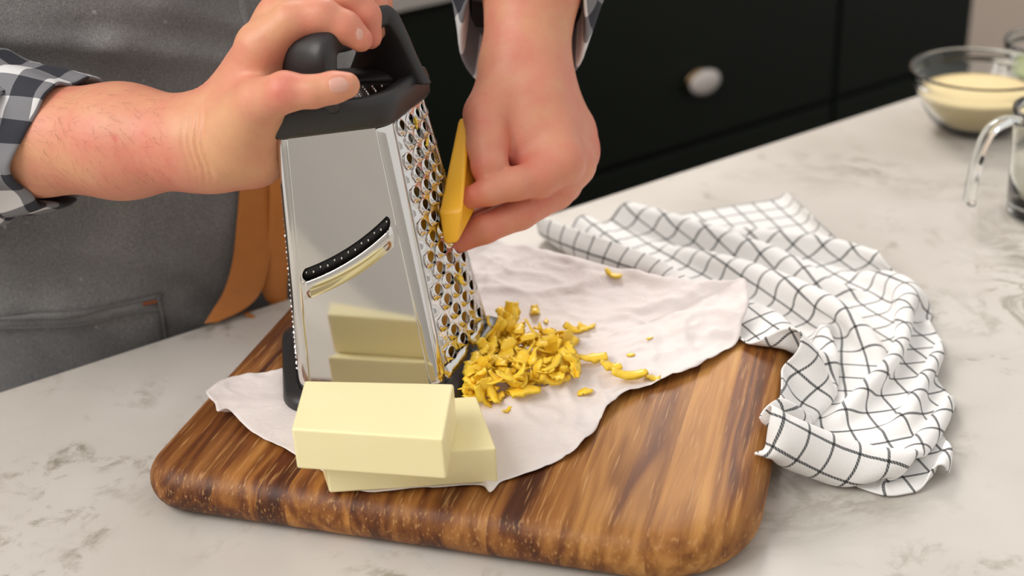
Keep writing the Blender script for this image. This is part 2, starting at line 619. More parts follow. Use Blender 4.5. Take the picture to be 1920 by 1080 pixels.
PAPER = {}


def paper_z(x, y):
    h = PAPER['bvh'].ray_cast(Vector((x, y, 0.3)), Vector((0, 0, -1)))
    return h[0].z if h[0] is not None else PZ


def build_paper():
    pts = [Z(a, b, c) for a, b, c in paper_outline]
    n = len(pts)
    ring = []
    per = 5
    for i in range(n):
        p0, p1, p2, p3 = pts[i - 1], pts[i], pts[(i + 1) % n], pts[(i + 2) % n]
        for k in range(per):
            t = k / per
            q = 0.5 * ((2 * p1) + (p2 - p0) * t + (2 * p0 - 5 * p1 + 4 * p2 - p3) * t * t + (3 * p1 - p0 - 3 * p2 + p3) * t ** 3)
            ring.append(q)
    c = Z(850, 700, PZ)
    NR = 70
    m_ = len(ring)
    verts = [tuple(c)]
    flats = [Z(560, 760, PZ), Z(800, 760, PZ), Z(920, 620, PZ), Z(700, 640, PZ), Z(750, 830, PZ), Z(650, 880, PZ), Z(900, 850, PZ), Z(820, 690, PZ)]
    r1 = Z(880, 772, PZ); r2 = Z(1130, 716, PZ)
    for j in range(1, NR + 1):
        rho = j / NR
        for i, q in enumerate(ring):
            x = c.x + (q.x - c.x) * rho; y = c.y + (q.y - c.y) * rho
            edge = max(0.0, (rho - 0.45) / 0.55) ** 2
            z = PZ + (q.z - PZ) * edge
            # crumples
            a = noise.noise(Vector((x * 22, y * 22, 3.1)))
            b = noise.noise(Vector((x * 55 + 4, y * 55, 7.7)))
            d_ = noise.noise(Vector((x * 120 + 4, y * 120, 1.7)))
            h = 0.0030 * max(0, 1 - abs(a) * 4.5) + 0.0018 * max(0, 1 - abs(b) * 4) + 0.0008 * (d_ + 0.4)
            s = 1.0
            for fp in flats:
                dd = math.hypot(x - fp.x, y - fp.y)
                s = min(s, max(0.0, (dd - 0.035) / 0.04))
            # low ridge running in front of the cheese heap
            ab = r2 - r1
            tt = ((x - r1.x) * ab.x + (y - r1.y) * ab.y) / ab.length_squared
            if 0 < tt < 1:
                px_, py_ = r1.x + ab.x * tt, r1.y + ab.y * tt
                dd = math.hypot(x - px_, y - py_)
                h += 0.006 * math.exp(-(dd / 0.009) ** 2) * math.sin(math.pi * tt) ** 0.5
            z += max(h, 0) * min(s, 1)
            verts.append((x, y, z))
    faces = []
    for i in range(m_):
        faces.append((0, 1 + i, 1 + (i + 1) % m_))
    for j in range(NR - 1):
        for i in range(m_):
            a = 1 + j * m_ + i; b = 1 + j * m_ + (i + 1) % m_
            faces.append((a, a + m_, b + m_, b))
    o = mesh_obj('parchment_paper', verts, faces, M_paper)
    PAPER['poly'] = np.array([(q.x, q.y) for q in ring])
    PAPER['bvh'] = BVHTree.FromPolygons([Vector(q) for q in verts], faces)
    add_mod(o, 'SOLIDIFY', thickness=0.0002, offset=1)
    tag(o, 'crumpled white parchment paper sheet spread over the chopping board', 'paper')


build_paper()

# ------------------------------------------------------------------ butter blocks
def prism_block(name, top4, h, mat, bevel, label, cat):
    t = [Vector(p) for p in top4]
    b = [p - Vector((0, 0, h)) for p in t]
    c = sum(b, Vector()) / 4
    root_me = hexa(name, [p - c for p in t] + [p - c for p in b], mat, None, bevel, 3)
    root_me.location = c
    return tag(root_me, label, cat)


bz1 = 0.0665
l_br = Z(930, 840, bz1); l_bl = Z(618, 925, 0.0385); l_bl.z = bz1
l_tr = Z(893, 742, bz1)
l_tl = l_bl + (l_tr - l_br) + Vector((-0.006, 0, 0))
prism_block('butter_block', [l_bl, l_br, l_tr, l_tl], bz1 - 0.0385, M_butter, 0.0016, 'pale yellow butter block lying on the paper, lower of the two', 'butter')
bz2 = 0.0985
prism_block('butter_block', [Z(546, 804, bz2), Z(831, 823, bz2), Z(851, 719, bz2), Z(571, 713, bz2)], bz2 - bz1 - 0.0002, M_butter, 0.0018, 'pale yellow butter block resting on top of the other block', 'butter')

# ------------------------------------------------------------------ box grater
GB = 0.054; GT = 0.250
gb = [Vector((-0.1649, -0.2535, GB)), Vector((-0.0568, -0.2574, GB)), Vector((-0.0196, -0.1522, GB)), Vector((-0.180, -0.148, GB))]
gt = [Vector((-0.1625, -0.2291, GT)), Vector((-0.0839, -0.2124, GT)), Vector((-0.0581, -0.1484, GT)), Vector((-0.160, -0.150, GT))]
grater = empty('box_grater', ((-0.105, -0.20, PZ)))
tag(grater, 'polished steel box grater with black plastic handle and base standing on the paper', 'grater')
CUT = 0.0092


def gcorner(i, t): return gb[i % 4].lerp(gt[i % 4], t)


def gface(i, s, t, off=0.0):
    """point on face i, s across (0..1 between rounded corners), t up"""
    a = gcorner(i, t); b = gcorner(i + 1, t)
    e = (b - a).normalized()
    p = (a + e * CUT).lerp(b - e * CUT, s)
    nrm = gnorm(i)
    bulge = 0.0035 * 4 * s * (1 - s) if i == 1 else 0.0006 * 4 * s * (1 - s)
    return p + nrm * (bulge + off)


def gnorm(i):
    a, b, c_ = gb[i % 4], gb[(i + 1) % 4], gt[i % 4]
    return (b - a).cross(c_ - a).normalized()


def build_grater():
    steel_t0 = -0.06
    # rounded corner strips
    for i in range(4):
        loops = []
        for t in np.linspace(steel_t0, 1.02, 14):
            P = gcorner(i, t)
            a = gface(i - 1, 1.0, t); b = gface(i, 0.0, t)
            row = []
            for k in range(9):
                q = k / 8
                row.append(a * (1 - q) ** 2 + P * 2 * q * (1 - q) + b * q * q)
            loops.append(row)
        v, f = loft(loops, False)
        o = mesh_obj('corner_strip', v, f, M_steel, grater)
        add_mod(o, 'SOLIDIFY', thickness=0.0006, offset=-1)
    # slicing face (front) with its curved slot
    ss = sorted(set(list(np.linspace(0, 1, 41)) + [0.015, 0.018, 0.03, 0.94, 0.952, 0.955]))
    n_s = len(ss)

    def slot_mid(s):      # slot runs from lower left to upper right
        q = (s - 0.015) / (0.955 - 0.015)
        return 0.450 + 0.100 * q + 0.083 * q * q

    def slot_half(s):
        if s < 0.015 or s > 0.955: return 0.0
        q = min((s - 0.015), (0.955 - s)) / 0.03
        return 0.0245 * min(1, math.sqrt(max(q, 0)))
    verts, faces = [], []
    tb = list(np.linspace(0, 1, 10))
    for s in ss:
        mdl = slot_mid(min(max(s, 0.015), 0.955)); hf = slot_half(s)
        for q in tb: verts.append(gface(0, s, steel_t0 + (mdl - hf - steel_t0) * q))
        for q in tb: verts.append(gface(0, s, mdl + hf + (1.02 - mdl - hf) * q))
    row = 2 * len(tb)
    for a in range(n_s - 1):
        for k in range(row - 1):
            if k == len(tb) - 1:
                continue
            faces.append((a * row + k, (a + 1) * row + k, (a + 1) * row + k + 1, a * row + k + 1))
    front = mesh_obj('slicing_panel', verts, faces, M_steel, grater)
    add_mod(front, 'SOLIDIFY', thickness=0.0006, offset=-1)
    add_mod(front, 'EDGE_SPLIT', split_angle=math.radians(25))
    # raised lip under the slot
    loops = []
    for s in np.linspace(0.012, 0.958, 40):
        mdl = slot_mid(min(max(s, 0.015), 0.955))
        e = min(1, min(s - 0.010, 0.960 - s) / 0.05)
        hgt = 0.0034 * e
        prof = [(-0.094, 0.0001), (-0.082, hgt * 0.22), (-0.068, hgt * 0.62), (-0.054, hgt * 0.92), (-0.040, hgt), (-0.028, hgt * 0.98), (-0.0235, hgt * 0.9), (-0.0235, hgt * 0.6), (-0.035, hgt * 0.5)]
        loops.append([gface(0, s, mdl + dt, h) for dt, h in prof])
    v, f = loft(loops, False)
    mesh_obj('slicing_blade', v, f, M_steel, front)
    # small teeth inside the slot
    for k in range(13):
        s = 0.05 + 0.86 * k / 12
        mdl = slot_mid(s)
        p = gface(0, s, mdl + 0.004 * (-1) ** k, -0.003)
        nrm = gnorm(0)
        bm = bmesh.new()
        bmesh.ops.create_icosphere(bm, subdivisions=1, radius=0.0011)
        for q in bm.verts: q.co = p + Vector((q.co.x, q.co.y, q.co.z * 1.5))
        bm_obj('slot_tooth', bm, M_steel, front)
    # black strip behind the slot, standing in for the shaded interior
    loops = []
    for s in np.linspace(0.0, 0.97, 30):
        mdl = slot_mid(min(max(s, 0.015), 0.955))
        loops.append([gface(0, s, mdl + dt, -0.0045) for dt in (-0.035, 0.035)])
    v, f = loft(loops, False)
    o = mesh_obj('slot_shade_strip', v, f, M_rubber, front)
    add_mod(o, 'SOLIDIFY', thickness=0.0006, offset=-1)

    # coarse grating face (right): true elliptical holes in a tiled sheet
    rows, base_cols = 15, 4
    verts, faces = [], []
    t_lo, t_hi = 0.035, 0.975
    NB = 16
    teeth = []
    vid = {}

    def addv(s, t, off=0.0):
        key = (round(s, 4), round(t, 4), round(off, 5))
        if key not in vid:
            vid[key] = len(verts)
            verts.append(gface(1, s, t, off))
        return vid[key]
    s_lo, s_hi = 0.02, 0.98
    dt = (t_hi - t_lo) / rows
    ds = (s_hi - s_lo) / base_cols
    for r in range(rows):
        t0 = t_lo + r * dt; t1 = t0 + dt
        cols = []
        if r % 2 == 0:
            cols = [(s_lo + c * ds, s_lo + (c + 1) * ds, True) for c in range(base_cols)]
        else:
            cols = [(s_lo, s_lo + ds / 2, False)] + [(s_lo + (c + .5) * ds, s_lo + (c + 1.5) * ds, True) for c in range(base_cols - 1)] + [(s_hi - ds / 2, s_hi, False)]
        for (s0, s1, hole) in cols:
            if not hole:
                sm = (s0 + s1) / 2
                faces.append((addv(s0, t0), addv(s1, t0), addv(s1, (t0 + t1) / 2), addv(s1, t1), addv(s0, t1), addv(s0, (t0 + t1) / 2)))
                continue
            sc, tc = (s0 + s1) / 2, (t0 + t1) / 2
            # physical half sizes
            wid = (gface(1, 1, tc) - gface(1, 0, tc)).length
            hw = min(0.0068 / wid, ds * 0.37); hh = 0.0048 / (GT - GB) * 0.97
            bpts, hpts, rpts = [], [], []
            for k in range(NB):
                a = 2 * math.pi * k / NB
                ca, sa = math.cos(a), math.sin(a)
                mx = max(abs(ca), abs(sa))
                bs, bt = sc + ds / 2 * ca / mx, tc + dt / 2 * sa / mx
                bpts.append(addv(bs, bt))
                rpts.append(addv(sc + hw * 1.12 * ca, tc + hh * 1.1 * sa, 0.0))
                low = max(0, -sa)
                hpts.append(addv(sc + hw * ca, tc + hh * sa, 0.0))
            for k in range(NB):
                k2 = (k + 1) % NB
                faces.append((bpts[k], bpts[k2], rpts[k2], rpts[k]))
                faces.append((rpts[k], rpts[k2], hpts[k2], hpts[k]))
            teeth.append((sc, tc, wid))
    # margins
    def strip(sa, sb):
        ts = np.linspace(t_lo, t_hi, rows + 1)
        for a, b in zip(ts[:-1], ts[1:]):
            faces.append((addv(sa, a), addv(sb, a), addv(sb, b), addv(sa, b)))
    strip(0.0, s_lo); strip(s_hi, 1.0)
    for (ta, tb_) in ((steel_t0, t_lo), (t_hi, 1.02)):
        xs = np.linspace(0, 1, 9)
        for a, b in zip(xs[:-1], xs[1:]):
            faces.append((addv(a, ta), addv(b, ta), addv(b, tb_), addv(a, tb_)))
    coarse = mesh_obj('coarse_grating_panel', verts, faces, M_steel_g, grater)
    add_mod(coarse, 'SOLIDIFY', thickness=0.0005, offset=-1)
    # scoop shaped teeth around each hole
    nrm = gnorm(1)
    updir = (gface(1, .5, .9) - gface(1, .5, .1)).normalized()
    side = updir.cross(nrm).normalized()
    rot = Matrix((side, updir, nrm)).transposed()
    prof = []
    tv, tf = [], []
    NA, NRr = 18, 4
    for j in range(NRr + 1):
        q = j / NRr
        for k in range(NA):
            a = 2 * math.pi * k / NA
            low = max(0.0, 0.5 - 0.5 * math.sin(a)) ** 1.5
            rad = 0.90 + (0.30 + 0.35 * low) * q
            x = 0.0065 * (rad + 0 * q) * math.cos(a)
            y = 0.0047 * rad * math.sin(a) - 0.0006 * low
            z = (0.0006 + 0.0030 * low) * (math.cos(q * math.pi) * .5 + .5) + 0.00008
            tv.append(Vector((x, y, z)))
    for j in range(NRr):
        for k in range(NA):
            a = j * NA + k; a2 = j * NA + (k + 1) % NA
            tf.append((a, a + NA, a2 + NA, a2))
    tme = bpy.data.meshes.new('grating_tooth')
    tme.from_pydata([tuple(q) for q in tv], [], tf)
    tme.polygons.foreach_set('use_smooth', [True] * len(tme.polygons))
    tme.materials.append(M_steel_g)
    for (sc, tc, wid) in teeth:
        o = bpy.data.objects.new('grating_tooth', tme)
        COL.objects.link(o)
        o.parent = coarse
        o.matrix_parent_inverse = coarse.matrix_world.inverted()
        p = gface(1, sc, tc)
        o.matrix_world = Matrix.Translation(p) @ rot.to_4x4() @ Matrix.Diagonal((min(0.0068, ds * 0.37 * wid) / 0.0065, 1, 1, 1))
    # fine face (left) and back face
    for fi, nm in ((2, 'medium_grating_panel'), (3, 'fine_grating_panel')):
        loops = [[gface(fi, s, t) for s in np.linspace(0, 1, 7)] for t in np.linspace(steel_t0, 1.02, 12)]
        v, f = loft(loops, False)
        p_ = mesh_obj(nm, v, f, M_steel_g, grater)
        add_mod(p_, 'SOLIDIFY', thickness=0.0006, offset=-1)
        bm = bmesh.new()
        n_ = gnorm(fi)
        for r in range(30):
            for c in range(9):
                s = 0.04 + (c + 0.5 * (r % 2)) / 9.3
                if s > 0.98: continue
                b0 = gface(fi, s, 0.03 + 0.94 * r / 29)
                e = updir.cross(n_)
                tip = bm.verts.new(b0 + n_ * 0.0013 + updir * 0.0006)
                rr = [bm.verts.new(b0 + (e * math.cos(a) + updir * math.sin(a)) * 0.0018) for a in (0, 1.57, 3.14, 4.71)]
                for k in range(4): bm.faces.new((rr[k], rr[(k + 1) % 4], tip))
        o = bm_obj('grating_points', bm, M_steel_g, p_, False)
        o['kind'] = 'stuff'


build_grater()


def round_poly(pts, cut, n=8):
    out = []
    L = len(pts)
    for i in range(L):
        p = pts[i]; a = pts[i - 1]; b = pts[(i + 1) % L]
        p0 = p + (a - p).normalized() * cut; p1 = p + (b - p).normalized() * cut
        for k in range(n + 1):
            q = k / n
            out.append(p0 * (1 - q) ** 2 + p * 2 * q * (1 - q) + p1 * q * q)
    return out


def offset_poly(pts, d, z):
    out = []
    L = len(pts)
    for i in range(L):
        p = pts[i]; a = pts[i - 1]; b = pts[(i + 1) % L]
        e0 = (p - a); e0.z = 0; e0.normalize(); e1 = (b - p); e1.z = 0; e1.normalize()
        n0 = Vector((e0.y, -e0.x, 0)); n1 = Vector((e1.y, -e1.x, 0))
        bis = (n0 + n1).normalized()
        q = p + bis * (d / max(0.5, bis.dot(n0)))
        out.append(Vector((q.x, q.y, z)))
    return out


# black base ring
loops = []
for d, z, c in ((0.0012, GB - 0.004, .016), (0.004, GB - 0.0035, .018), (0.010, PZ + 0.0105, .022), (0.0125, PZ + 0.008, .024), (0.0135, PZ + 0.003, .024), (0.012, PZ, .024), (-0.001, PZ, .014), (-0.001, GB - 0.008, .014)):
    loops.append(round_poly(offset_poly(gb, d, z), c))
v, f = loft(loops, ring=True)
mesh_obj('base_ring', v, f, M_rubber, grater)
# black top rim with its recessed fine plate
loops = []
for d, z, c in ((-0.001, GT + 0.012, .01), (-0.001, GT - 0.004, .01), (0.0035, GT - 0.005, .014), (0.0055, GT - 0.002, .016), (0.0060, GT + 0.010, .018), (0.0045, GT + 0.0165, .018), (0.0020, GT + 0.0185, .018), (-0.006, GT + 0.0165, .014), (-0.0105, GT + 0.0135, .012), (-0.0115, GT + 0.010, .012)):
    loops.append(round_poly(offset_poly(gt, d, z), c))
v, f = loft(loops, ring=True)
mesh_obj('top_rim', v, f, M_rubber, grater)
tp = round_poly(offset_poly(gt, -0.010, GT + 0.0105), 0.012)
ctr = sum(tp, Vector()) / len(tp)
v = [ctr] + tp
f = [(0, 1 + i, 1 + (i + 1) % len(tp)) for i in range(len(tp))]
M_steel_d = mat_steel('brushed_steel', 0.22, (0.42, 0.38, 0.36))
top_plate = mesh_obj('top_plate', v, f, M_steel_d, grater)
for r in range(6):
    for c in range(8):
        p = offset_poly(gt, -0.017, GT + 0.011)
        s = (c + 0.5 * (r % 2) + .2) / 8.2; q = (r + .2) / 6
        b0 = p[0].lerp(p[1], s).lerp(p[3].lerp(p[2], s), q)
        bm = bmesh.new()
        bmesh.ops.create_cone(bm, cap_ends=False, segments=6, radius1=0.0011, radius2=0.0003, depth=0.0012)
        for x in bm.verts: x.co += b0
        bm_obj('zest_point', bm, M_steel, top_plate)

# handle: an arch from the front of the rim to the back
H0 = Y(590, 150, -0.209); H1 = Y(727, 100, -0.150)
H0.z = H1.z = GT + 0.012
HD = (H1 - H0); HL = HD.length; HD.normalize()
HW = Vector((HD.y, -HD.x, 0))
hp = [(0.000, 0.000, .046, .016), (-0.004, 0.012, .046, .018), (-0.005, 0.030, .046, .021), (-0.002, 0.041, .045, .022), (0.011, 0.0460, .039, .021), (0.034, 0.0430, .030, .020),
      (0.056, 0.0460, .027, .019), (0.074, 0.050, .028, .018), (0.082, 0.046, .034, .015), (0.0855, 0.034, .044, .013), (0.087, 0.020, .056, .012), (0.0875, 0.009, .068, .012), (0.088, 0.000, .080, .012)]
hp = [(a * HL / 0.088, b, c, d) for a, b, c, d in hp]
path = catmull([Vector((a, b, 0)) for a, b, c, d in hp], 4)
wid_ = catmull([Vector((c, d, 0)) for a, b, c, d in hp], 4)
loops = []
for i, p in enumerate(path):
    q0 = path[max(i - 1, 0)]; q1 = path[min(i + 1, len(path) - 1)]
    tg = (q1 - q0).normalized()
    nr = Vector((-tg.y, tg.x, 0))
    W_, T_ = wid_[i].x / 2, wid_[i].y / 2
    lp = []
    for k in range(28):
        a = 2 * math.pi * k / 28
        ex = 0.55
        cx = math.copysign(abs(math.cos(a)) ** ex, math.cos(a)); sx = math.copysign(abs(math.sin(a)) ** ex, math.sin(a))
        pp = p + nr * (T_ * sx)
        lp.append(H0 + HD * pp.x + Vector((0, 0, pp.y)) + HW * (W_ * cx))
    loops.append(lp)
v, f = loft(loops, True, True, True)
mesh_obj('handle', v, f, M_rubber, grater)

# ------------------------------------------------------------------ cheese
nC = gnorm(1)
fpts = {k: gface(1, 0, 0) for k in 'abcd'}


def on_face(px, py, off):
    r = _ray(px, py)
    p0 = gb[1]
    t = (p0 - CAM).dot(nC) / r.dot(nC)
    return CAM + r * t + nC * off


# grated cheese collected inside the grater
loops = []
for t_, sc_ in ((-0.07, .86), (0.05, .90), (0.2, .90), (0.38, .88), (0.5, .74), (0.58, .45), (0.60, .05)):
    cq = [gcorner(i, t_) for i in range(4)]
    mid = sum(cq, Vector()) / 4
    lp = round_poly([mid + (q - mid) * sc_ for q in cq], 0.016)
    loops.append([q + (q - mid) * (0.10 * noise.noise(q * 180)) + Vector((0, 0, 0.004 * noise.noise(q * 150))) for q in lp])
v, f = loft(loops, True, True, True)
tag(mesh_obj('grated_cheese', v, f, M_cheese), 'grated orange cheese packed inside the steel grater, glimpsed through its holes', 'grated cheese', kind='stuff')

# slab of orange cheese pressed to the coarse face
slab_in = [on_face(846, 222, .006), on_face(808, 400, .006), on_face(818, 462, .006), on_face(872, 330, .006)]
slab_out = [p + nC * 0.021 + Vector((0, 0, 0)) for p in slab_in]
slab_out[0] = slab_in[0] + nC * 0.009
slab_out[2] = slab_in[2] + nC * 0.012
cc = sum(slab_in + slab_out, Vector()) / 8
o = hexa('cheese_block', [p - cc for p in slab_out] + [p - cc for p in slab_in], M_cheese, None, 0.003, 3)
o.location = cc
tag(o, 'wedge of orange cheese held in the hand against the grater', 'cheese')


def shred_mesh(k):
    rnd = random.Random(100 + k)
    Ls = rnd.uniform(0.015, 0.027); Wd = rnd.uniform(0.0075, 0.0135); Th = rnd.uniform(0.0010, 0.0016)
    curl = rnd.uniform(0.3, 1.7) * rnd.choice((1, 1, -1)); tw = rnd.uniform(-1.2, 1.2); bend = rnd.uniform(-0.8, 0.8)
    n = 9
    loops = []
    pos = Vector((0, 0, 0)); ang = -curl / 2; yaw = -bend / 2
    for i in range(n):
        q = i / (n - 1)
        dirv = Vector((math.cos(ang) * math.cos(yaw), math.cos(ang) * math.sin(yaw), math.sin(ang)))
        sd = Vector((-math.sin(yaw), math.cos(yaw), 0))
        up_ = dirv.cross(sd)
        a = tw * (q - .5)
        s2 = sd * math.cos(a) + up_ * math.sin(a); u2 = dirv.cross(s2)
        ww = Wd * (0.35 + 0.65 * math.sin(math.pi * (0.12 + 0.78 * q)) ** 0.6) * rnd.uniform(0.72, 1.15)
        cr = rnd.uniform(-0.05, 0.16) * ww
        loops.append([pos + s2 * (ww / 2), pos + u2 * (Th + cr * .4) + s2 * (ww * .25), pos + u2 * (Th + cr * .4) - s2 * (ww * .25), pos - s2 * (ww / 2), pos - s2 * (ww * .25) + u2 * cr * .2, pos + s2 * (ww * .25) + u2 * cr * .2])
        pos = pos + dirv * (Ls / n)
        ang += curl / n; yaw += bend / n
    v, f = loft(loops, True, True, True)
    c = sum(v, Vector()) / len(v)
    zmin = min(q.z for q in v)
    me = bpy.data.meshes.new('cheese_shred')
    me.from_pydata([tuple(q - Vector((c.x, c.y, zmin)) + Vector((rnd.uniform(-1, 1), rnd.uniform(-1, 1), rnd.uniform(-.3, .3))) * 0.0007) for q in v], [], f)
    me.polygons.foreach_set('use_smooth', [(i % 6) in (0, 1, 2) for i in range(len(me.polygons))])
    me.materials.append(M_shred)
    return me


SH = [shred_mesh(k) for k in range(14)]


def place_shred(me, p, rot, sc, label, group):
    o = bpy.data.objects.new('cheese_shred', me)
    COL.objects.link(o)
    o.location = p
    o.rotation_euler = rot
    o.scale = (sc, sc, sc)
    return tag(o, label, 'cheese shred', group)


rs = random.Random(5)
heap = [(930, 700, 46, 46), (985, 690, 60, 40), (1010, 715, 50, 28), (960, 650, 40, 34), (930, 735, 48, 20)]
cnt = 0
pile = []
cells = {}
tries = 0
while cnt < 150 and tries < 4000:
    tries += 1
    cx, cy, sx, sy = rs.choice(heap)
    px = rs.gauss(cx, sx * .55); py = rs.gauss(cy, sy * .55)
    if px > 1085 or px < 868 or py > 768 - max(0, px - 900) * 0.16 or py < 600: continue
    if py < 648 and px > 962: continue
    if py < 745 - (px - 868) * 1.5 and px < 945: continue      # under the grater foot
    p = Z(px, py, PZ)
    key = (round(p.x / 0.009), round(p.y / 0.009))
    lev = cells.get(key, 0)
    if lev > 5: continue
    for dx in (-1, 0, 1):
        for dy in (-1, 0, 1):
            cells[(key[0] + dx, key[1] + dy)] = cells.get((key[0] + dx, key[1] + dy), 0) + (0.55 if (dx or dy) else 1)
    z = paper_z(p.x, p.y) + 0.0004 + min(lev, 6) * 0.0032
    tilt = 0.15 if lev < 1 else 0.55
    place_shred(rs.choice(SH), (p.x, p.y, z), (rs.gauss(0, tilt), rs.gauss(0, tilt), rs.uniform(0, 6.28)), rs.uniform(0.75, 1.15),
                'curled shred of orange cheese in the heap beside the grater', 'cheese shreds in the heap')
    cnt += 1
# shreds lying apart from the heap, told apart by their place
single = [
    (958, 610, 1.25, 1.5, .1, 'long upright cheese shred at the far side of the heap, touching the grater base', 2),
    (1003, 588, 0.95, 1.55, .0, 'short straight cheese shred standing apart behind the heap', 5),
    (1024, 605, .35, 1.5, .0, 'tiny cheese crumb right of the straight shred behind the heap', 4),
    (1025, 629, 1.1, .05, .0, 'flat cheese shred behind the heap, left of the overlapping pair', 9),
    (1082, 622, 1.2, -.1, .0, 'broad flat cheese shred, left one of the overlapping pair behind the heap', 1),
    (1100, 617, .8, .3, .0, 'small cheese shred, right one of the overlapping pair behind the heap', 6),
    (1062, 650, 1.25, .9, .3, 'curved cheese shred reaching up from the right end of the heap', 8),
    (1033, 656, .7, .1, .0, 'short flat cheese shred lying just behind the heap', 3),
    (1105, 682, 1.3, .15, .1, 'lumpy cheese piece, leftmost of the three in a row right of the heap', 10),
    (1145, 698, 1.15, -.1, .1, 'lumpy cheese piece, middle of the three in a row right of the heap', 7),
    (1180, 714, 1.35, .2, .1, 'largest bright cheese piece, rightmost of the three in a row right of the heap', 11),
    (1222, 711, .75, -.3, .0, 'small oval cheese shred at the far right of the row', 12),
    (1183, 667, .45, .1, .0, 'cheese crumb lying on bare paper above the row of lumps', 13),
    (1218, 636, .28, .5, .0, 'tiniest cheese speck in the middle of the paper on the right', 4),
    (1150, 517, .75, -.6, .0, 'lone cheese shred near the far edge of the paper by the towel', 3),
    (1097, 740, .8, .0, .0, 'small cheese shred at the near right of the heap, alone', 0),
    (950, 772, .5, 1.0, .0, 'small cheese crumb on the paper in front of the ridge', 5),
    (900, 748, 1.0, 1.3, .5, 'pale cheese shred leaning beside the lower butter block', 11),
    (985, 745, 1.4, .1, .1, 'long cheese shred along the near side of the heap', 9),
    (1040, 725, 1.4, .25, .2, 'broad cheese shred at the near right end of the heap', 1),
]
for px, py, sc, rz, tl, lab, k in single:
    zz = 0.07
    while zz > PZ:
        p = Z(px, py, zz)
        if paper_z(p.x, p.y) >= zz: break
        zz -= 0.0005
    place_shred(SH[k], (p.x, p.y, p.z + 0.0004 + (0.004 if tl > .05 else 0)), (tl, tl * .5, rz), sc, lab, 'cheese shreds scattered on the paper')
# shreds stuck on the base ring and the coarse face
stuck = [(918, 628, 1.25, .25, 'cheese shred draped over the right edge of the black grater base'),
         (905, 648, 1.0, .45, 'middle cheese shred of the three stuck at the foot of the coarse face'),
         (900, 664, 1.2, .75, 'lowest cheese shred stuck at the foot of the coarse face'),
         (905, 604, .5, 1.1, 'small cheese flake stuck low on the coarse face near the base'),
         (922, 590, .45, .1, 'cheese flake on the far end of the black grater base'),
         (850, 520, .85, 1.2, 'thin curl of cheese hanging from the middle of the coarse face'),
         (768, 232, .6, 1.0, 'cheese flake stuck on the upper coarse face below the black rim'),
         (790, 268, .45, .6, 'tiny cheese flake caught in a hole of the upper coarse face')]
for i, (px, py, sc, a, lab) in enumerate(stuck):
    p = on_face(px, py, 0.0045)
    q = nC.to_track_quat('Z', 'Y').to_matrix().to_4x4()
    o = place_shred(SH[i + 2], p, (0, 0, 0), sc, lab, 'cheese shreds stuck to the grater')
    o.matrix_world = Matrix.Translation(p) @ q @ Matrix.Rotation(a, 4, 'Z') @ Matrix.Scale(sc, 4)

